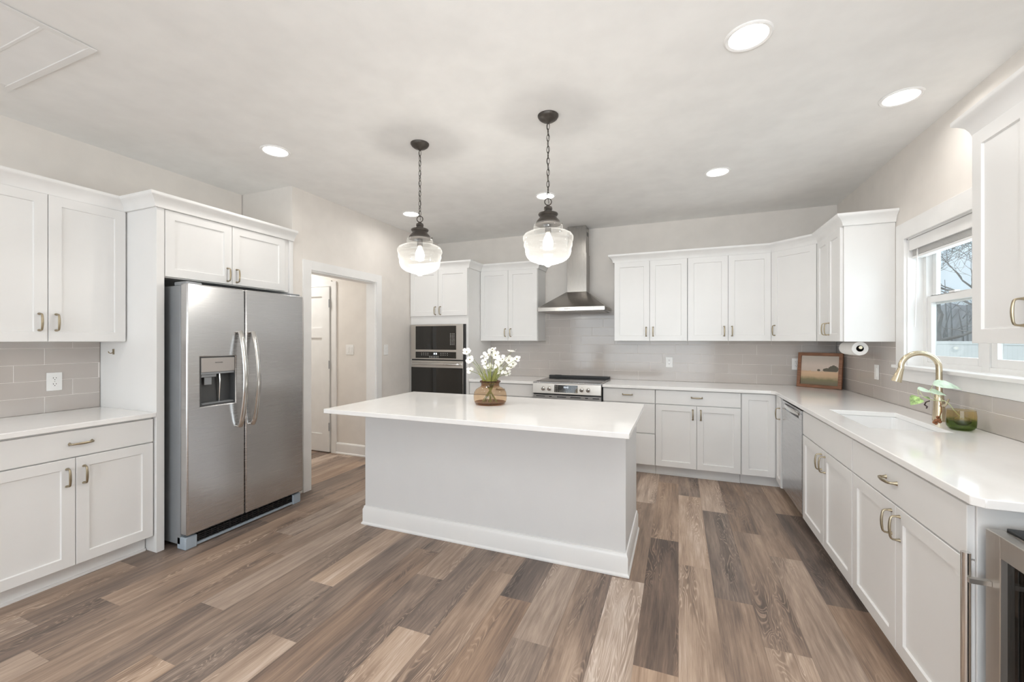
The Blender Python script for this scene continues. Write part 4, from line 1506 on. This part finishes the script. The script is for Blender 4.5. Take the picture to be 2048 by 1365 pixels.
# grassy filler
mb = MB()
for i in range(70):
    a = rg.uniform(0, 2 * math.pi)
    r0 = rg.uniform(.005, .045)
    b = Vector((r0 * math.cos(a), r0 * math.sin(a), .150))
    hgt = rg.uniform(.05, .16)
    lean = rg.uniform(.2, .75)
    tp = b + Vector((math.cos(a) * hgt * lean, math.sin(a) * hgt * lean * .6, hgt))
    md = b.lerp(tp, .5) + Vector((0, 0, hgt * .08))
    mb.tube([b, md, tp], [.0022, .0017, .0005], 5)
g = link('flower_greenery', mb.mesh('flower_greenery', M['grass']), None, (VX, VY, .914))
tag(g, 'tuft of yellow green grass blades filling the neck of the amber vase', 'greenery')
g['kind'] = 'stuff'

# ------------------------------------------------------------------ corner items
t = thing('framed_painting', 'small landscape painting in a walnut frame leaning in the back right corner', 'painting', (0, 0, 0))
A = Vector((1.118, 5.020, .9145))
B = Vector((1.425, 4.795, .9145))
u = (B - A)
wl = u.length
t.location = A
t.rotation_euler = (R(-7), 0, math.atan2(u.y, u.x))
fh, fb = .345, .030
mb = MB()
for pa in ([(0, 0), (wl, 0), (wl - fb, fb), (fb, fb)], [(wl, 0), (wl, fh), (wl - fb, fh - fb), (wl - fb, fb)], [(wl, fh), (0, fh), (fb, fh - fb), (wl - fb, fh - fb)], [(0, fh), (0, 0), (fb, fb), (fb, fh - fb)]):
    mb.loft([[(x, 0.012, z) for x, z in pa], [(x, -.012, z) for x, z in pa]])
part('frame', mb, M['walnut'], t, bevel=.002)
part('canvas', MB().box(0, wl - 2 * fb - .001, 0, .008, 0, fh - 2 * fb - .001), M['painting'], t, (fb + .0005, -.002, fb + .0005))

t = thing('paper_towel_roll', 'white paper towel roll on a holder under the right wall cabinets', 'paper towel', (1.305, 4.0, 1.318))
r0 = .052
mb = MB()
mb.loft([[(r0 * math.cos(2 * math.pi * i / 32), y, r0 * math.sin(2 * math.pi * i / 32)) for i in range(32)] for y in (0, .28)] +
        [[(.0245 * math.cos(2 * math.pi * i / 32), y, .0245 * math.sin(2 * math.pi * i / 32)) for i in range(32)] for y in (.28, 0)] +
        [[(r0 * math.cos(2 * math.pi * i / 32), 0, r0 * math.sin(2 * math.pi * i / 32)) for i in range(32)]], cap=False)
part('roll', mb, M['paper'], t)
ra = r0 + .0012
arc = [(ra * math.cos(R(a)), ra * math.sin(R(a))) for a in range(175, 276, 10)]
arc += [(arc[-1][0] + .012, arc[-1][1] - .004)]
mb = MB()
mb.loft([[(x, .035, z) for x, z in arc] + [(x * .992, .035, z * .992 + .0002) for x, z in reversed(arc)], [(x, .279, z) for x, z in arc] + [(x * .992, .279, z * .992 + .0002) for x, z in reversed(arc)]])
part('loose_sheet', mb, M['paper'], t)
part('core', MB().loft([[(.0240 * math.cos(2 * math.pi * i / 24), y, .0240 * math.sin(2 * math.pi * i / 24)) for i in range(24)] for y in (.001, .279)], cap=False), M['bronze'], t)
part('holder_rod', MB().cyl((0, -.004, .008), (0, .30, .008), .006, 12).cyl((0, -.012, .008), (0, -.0045, .008), .012, 20), M['gold'], t)
part('holder_bracket', MB().box(-.012, .012, .296, .302, -.012, .0535).box(-.012, .012, .285, .302, .049, .0535), M['gold'], t)

# outlets and switches


def plate(name, label, loc, rz, wd=.074, ht=.118, kind='outlet', cat='outlet', n=1):
    t = thing(name, label, cat, loc, rz)
    part('cover_plate', MB().box(-wd / 2, wd / 2, -.006, -.0005, -ht / 2, ht / 2), M['plate'], t, bevel=.002)
    if kind == 'outlet':
        for z in (-.0195, .0195):
            s = part('socket', MB().tube([(0, -.0055, z), (0, -.0085, z)], .0165, 20), M['plate'], t)
            part('slots', MB().box(-.008, -.0055, -.0092, -.0084, z + .000, z + .009).box(.0055, .008, -.0092, -.0084, z + .001, z + .008).cyl((0, -.0092, z - .007), (0, -.0084, z - .007), .0026, 10), M['slot'], s)
        part('screw', MB().cyl((0, -.007, 0), (0, -.0055, 0), .0025, 10), M['pewter'], t)
    else:
        for i in range(n):
            x = (i - (n - 1) / 2) * .046
            part('rocker', MB().box(x - .0165, x + .0165, -.0095, -.0055, -.033, .033), M['plate'], t, bevel=.002)
    return t


plate('wall_outlet', 'white outlet on the tile above the short left counter', (XL + .009, 1.43, 1.113), 90)
plate('wall_outlet', 'white outlet on the back tile midway between the range and the painting', (-.098, YB - .009, 1.131), 0)
plate('wall_outlet', 'white outlet half hidden behind the left side of the painting', (1.129, YB - .009, 1.135), 0)
plate('light_switch', 'white switch plate on the right tile between the painting and faucet', (XR - .009, 4.172, 1.128), -90, kind='switch', cat='switch')
plate('light_switch', 'white wall switch between the doorway and the oven tower', (DX, 3.975, 1.27), 90, kind='switch', cat='switch')
plate('light_switch', 'white double switch plate on the corridor wall seen through the doorway', (-3.677, 3.955, 1.266), 0, wd=.118, kind='switch', cat='switch', n=2)

# plant in its jar beside the faucet
JX, JY = 1.376, 2.905
t = thing('glass_jar', 'round green and amber glass jar of water right of the faucet', 'jar', (JX, JY, .9142))
prof = [(.001, .0), (.036, .0), (.048, .006), (.056, .020), (.0575, .04), (.0575, .075), (.0555, .095), (.0545, .104)]
part('glass_body', MB().lathe(prof, seg=48, cap=False), M['jar'], t)
part('rim', MB().torus((0, 0, .104), (0, 0, 1), .0545, .0016, 48, 6), M['pane'], t)
part('water', MB().lathe([(.001, .003), (.035, .003), (.046, .008), (.0545, .021), (.056, .04), (.056, .052), (.001, .052)], seg=40, cap=False), thin_glass('green_water', (.70, .76, .46)), t)
mb = MB()
bmesh.ops.create_icosphere(mb.bm, subdivisions=3, radius=1)
for v in mb.bm.verts:
    q = v.co * (1 + .12 * mnoise.noise(v.co * 2.2))
    v.co = Vector((q.x * .033, q.y * .03, q.z * .024 + .048))
tag(settle(link('river_stone', mb.mesh('river_stone', M['stone']), None)), 'brown mossy stone inside the glass jar by the faucet', 'stone')
st_ = bpy.data.objects['river_stone']
st_.location = (JX + .006, JY, .9142 + .022)


def leaf(c, direction, nrm, L_, wd, curl=.2):
    mb = MB()
    d = Vector(direction).normalized()
    n = Vector(nrm)
    n = (n - d * n.dot(d)).normalized()
    s = d.cross(n)
    rows = []
    for f, w_ in ((0, .02), (.08, .34), (.22, .50), (.45, .46), (.68, .30), (.86, .14), (1, .01)):
        p = Vector(c) + d * L_ * f + n * (-curl * L_ * f * f)
        rows.append([p - s * wd * w_ + n * wd * .10 * (w_ / .5), p, p + s * wd * w_ + n * wd * .10 * (w_ / .5)])
    vv = [[mb.bm.verts.new(q) for q in row] for row in rows]
    for ra, rb in zip(vv, vv[1:]):
        for i in range(2):
            mb.face([ra[i], ra[i + 1], rb[i + 1], rb[i]])
    return mb


t = thing('pothos_cutting', 'trailing pothos cutting with pale leaves reaching left from the glass jar', 'plant', (JX, JY, .9142))


def rel(x, z, dy=0):
    return Vector((x - JX, dy, z - .9142))


part('vine', MB().tube([rel(1.385, .965), rel(1.345, 1.018), rel(1.330, 1.045), rel(1.31, 1.062), rel(1.27, 1.062, -.01), rel(1.24, 1.068, -.01), rel(1.215, 1.085, -.01), rel(1.20, 1.118, -.01)],
                       [.0022, .0022, .002, .002, .0018, .0016, .0015, .0012], 7)
     .tube([rel(1.275, 1.062, -.01), rel(1.258, 1.09), rel(1.252, 1.115), rel(1.262, 1.145)], .0013, 6)
     .tube([rel(1.24, 1.05, -.01), rel(1.212, 1.052), rel(1.205, 1.08), rel(1.198, 1.118)], .0012, 6)
     .tube([rel(1.305, 1.062), rel(1.285, 1.088), rel(1.275, 1.10)], .0013, 6), M['vine'], t)
part('leaf', leaf(rel(1.205, 1.075), (-.65, -.3, -.55), (-.3, -.8, .5), .058, .060), M['leaf'], t)
part('leaf', leaf(rel(1.262, 1.148), (1.0, -.1, .10), (.05, -.75, .75), .125, .056, .45), M['paleleaf'], t)
part('leaf', leaf(rel(1.198, 1.120), (1.0, .1, -.18), (0, -.55, .8), .07, .04, .1), M['paleleaf'], t)
part('leaf', leaf(rel(1.245, 1.112), (1.0, -.1, -.22), (0, -.6, .8), .075, .042, .1), M['paleleaf'], t)
part('leaf', leaf(rel(1.252, 1.068), (-1, -.1, .35), (0, -.6, .8), .036, .022, .0), M['leaf'], t)
part('dried_stem', MB().tube([rel(1.245, 1.060, -.01), rel(1.228, 1.052, -.012), rel(1.222, 1.038, -.014), rel(1.233, 1.028, -.014), rel(1.229, 1.018, -.014)], [.003, .003, .004, .004, .003], 7), M['darkroot'], t)
mb = MB()
for (x, z, r_) in ((1.302, .955, .010), (1.292, .948, .011), (1.284, .940, .009), (1.298, .968, .008), (1.306, .945, .009), (1.290, .935, .008)):
    mb.sphere(rel(x, z, .035), r_, 1, .8, 1, 10, 7)
mb.tube([rel(1.302, .972, .03), rel(1.306, 1.0, .02), rel(1.300, 1.03, .01), rel(1.290, 1.06, 0)], .0022, 7)
part('root_clump', mb, M['root'], t)

# ------------------------------------------------------------------ wine cooler at the end of the counter
t = thing('wine_cooler', 'stainless steel glass-door wine cooler at the right edge, past the end of the counter', 'wine cooler', (XR - .02, 1.694, 0), -90)
cd = XR - .02 - .857
part('case', MB().box(.004, .59, -cd + .048, -.0, .02, .800).box(.004, .59, -cd + .044, -cd + .0475, .02, .055), M['black'], t)
mb = MB()
s = .062
mb.box(0, s, -cd, -cd + .040, .06, .82).box(.594 - s, .594, -cd, -cd + .040, .06, .82).box(s, .594 - s, -cd, -cd + .040, .06, .06 + s).box(s, .594 - s, -cd, -cd + .040, .82 - s, .82)
fr = part('door_frame', mb, M['steelh'], t, bevel=.002)
part('door_glass', MB().box(s - .004, .594 - s + .004, -cd + .016, -cd + .021, .06 + s - .004, .82 - s + .004), M['cooler_glass'], fr)
mb = MB()
mb.cyl((-.004 + .012, -cd - .048, .10), (-.004 + .012, -cd - .048, .742), .0115, 18)
h_ = part('handle', mb, M['pewter'], fr)
for z in (.19, .665):
    part('handle_post', MB().box(.0125, .030, -cd - .050, -cd - .0005, z - .007, z + .007), M['steelh'], h_)
part('top_hinge', MB().box(.008, .30, -cd + .042, -cd + .17, .8125, .829), M['black'], t, bevel=.003)
part('top_panel', MB().box(.004, .59, -cd + .042, -.0, .8005, .812), M['steel'], t)
for i, z in enumerate((.18, .30, .42, .54, .66)):
    sh = MB()
    sh.box(s + .004, .594 - s - .004, -cd + .044, -cd + .0475, z, z + .035)
    part('shelf_front', sh, M['cabin'], t)
for sx in (.03, .55):
    for y in (-cd + .07, -.05):
        part('foot', MB().cyl((sx, y, 0), (sx, y, .0195), .016, 12), M['black'], t)

# ------------------------------------------------------------------ outdoors beyond the sink window
GZ = -.45
solo('yard_lawn', MB().box(1.75, 70, -20, 70, GZ - .1, GZ), M['lawn'], 'dull winter lawn outside the sink window', 'lawn')
t = thing('vinyl_fence', 'white vinyl privacy fence across the yard outside the window', 'fence', (7.2, 12, GZ))
FH = 1.80
mb = MB()
mb.box(-.015, .015, -16, 24, .06, FH - .09)
for k in range(0, 250):
    y = -16 + k * .16
    mb.box(-.0165, -.0152, y + .002, y + .158, .06, FH - .09)
pn = part('fence_panels', mb, M['fence'], t)
mb = MB()
mb.box(-.03, .03, -16, 24, FH - .089, FH).box(-.03, .03, -16, 24, .0, .059)
part('fence_rails', mb, M['fence'], t)
for k in range(16):
    y = -14.9 + k * 2.44
    part('fence_post', MB().box(-.064, .064, y - .064, y + .064, 0, FH + .06).loft([[(-.07, y - .07, FH + .06), (.07, y - .07, FH + .06), (.07, y + .07, FH + .06), (-.07, y + .07, FH + .06)], [(-.005, y - .005, FH + .11), (.005, y - .005, FH + .11), (.005, y + .005, FH + .11), (-.005, y + .005, FH + .11)]]), M['fence'], t)


def tree(x, y, h, seed, label, lean=0.0, depth=6):
    rt = random.Random(seed)
    t = thing('bare_tree', label, 'tree', (x, y, GZ), 0, 'bare trees beyond the fence')
    trunk, br = MB(), MB()

    def grow(mb, p, d, L_, r, lvl):
        pts, rd = [p.copy()], [r]
        q, dd = p.copy(), d.copy()
        n = 4
        for i in range(n):
            dd = (dd + Vector((rt.uniform(-.22, .22), rt.uniform(-.22, .22), rt.uniform(-.02, .16)))).normalized()
            q = q + dd * (L_ / n)
            pts.append(q.copy())
            rd.append(r * (1 - .42 * (i + 1) / n))
        mb.tube(pts, rd, 7 if lvl < 2 else 4, cap=lvl < 2)
        if lvl >= depth:
            return
        for k in range(3 if lvl < 4 else 2):
            i = rt.choice((2, 3, 4)) if k else 4
            ax = Vector((rt.uniform(-1, 1), rt.uniform(-1, 1), rt.uniform(-.15, .5))).normalized()
            nd = (dd * (.75 if k == 0 else .45) + ax * (.45 if k == 0 else .85)).normalized()
            if nd.z < -.1:
                nd.z = .1
            grow(br, pts[i], nd, L_ * rt.uniform(.6, .82), max(.010, rd[i] * (.8 if k == 0 else .58)), lvl + 1)
    grow(trunk, Vector((0, 0, .05)), Vector((lean, rt.uniform(-.1, .1), 1)).normalized(), h * .33, h * .020, 0)
    part('trunk', trunk, M['bark'], t)
    part('branches', br, M['bark'], t)
    return t


for (x, y, h, sd, lb) in ((11.5, 22.5, 9.5, 3, 'large forked bare tree in the middle of the upper window pane'), (14.5, 33, 11, 5, 'bare tree left of the forked one, near the window frame'),
                          (13.0, 21, 9, 8, 'bare tree at the right of the upper window pane'), (19, 36, 12, 13, 'distant bare tree behind the forked one'),
                          (20, 31, 12, 21, 'distant bare tree at the far right behind the wall cabinet')):
    tree(x, y, h, sd, lb)
# dark belt of bare woodland behind the fence
mb = MB()
rt = random.Random(2)
rows = []
ny = 90
for j in range(ny):
    y = 8 + j * .8
    top = 5.4 + 1.0 * mnoise.noise(Vector((y * .22, 1.3, 0))) + .7 * mnoise.noise(Vector((y * .9, 4.1, 0)))
    rows.append([(24 - j * .02 + 1.5 * mnoise.noise(Vector((y * .4, 7, 0))), y, GZ), (23.6 + 1.2 * mnoise.noise(Vector((y * .6, 2, 3))), y, GZ + top * .5), (24.6, y, GZ + top * .9), (26, y, GZ + top), (29, y, GZ + top * .8), (30, y, GZ)])
mb.loft(rows, cap=True)
for k in range(100):
    y = rt.uniform(9, 75)
    x = 22 + rt.uniform(-2.5, 1.0)
    hh = rt.uniform(3.5, 7.5)
    mb.tube([(x, y, GZ + .04), (x + rt.uniform(-.2, .2), y + rt.uniform(-.2, .2), GZ + hh * .5), (x + rt.uniform(-.5, .5), y + rt.uniform(-.5, .5), GZ + hh)], [.11, .08, .02], 5)
    for q in range(4):
        z0 = GZ + hh * rt.uniform(.4, .85)
        mb.tube([(x, y, z0), (x + rt.uniform(-1, 1), y + rt.uniform(-1.2, 1.2), z0 + rt.uniform(.5, 1.6))], [.022, .006], 4)
o = solo('woodland', mb, M['woods'], 'dark grey belt of bare woodland behind the white fence', 'woodland')
o['kind'] = 'stuff'
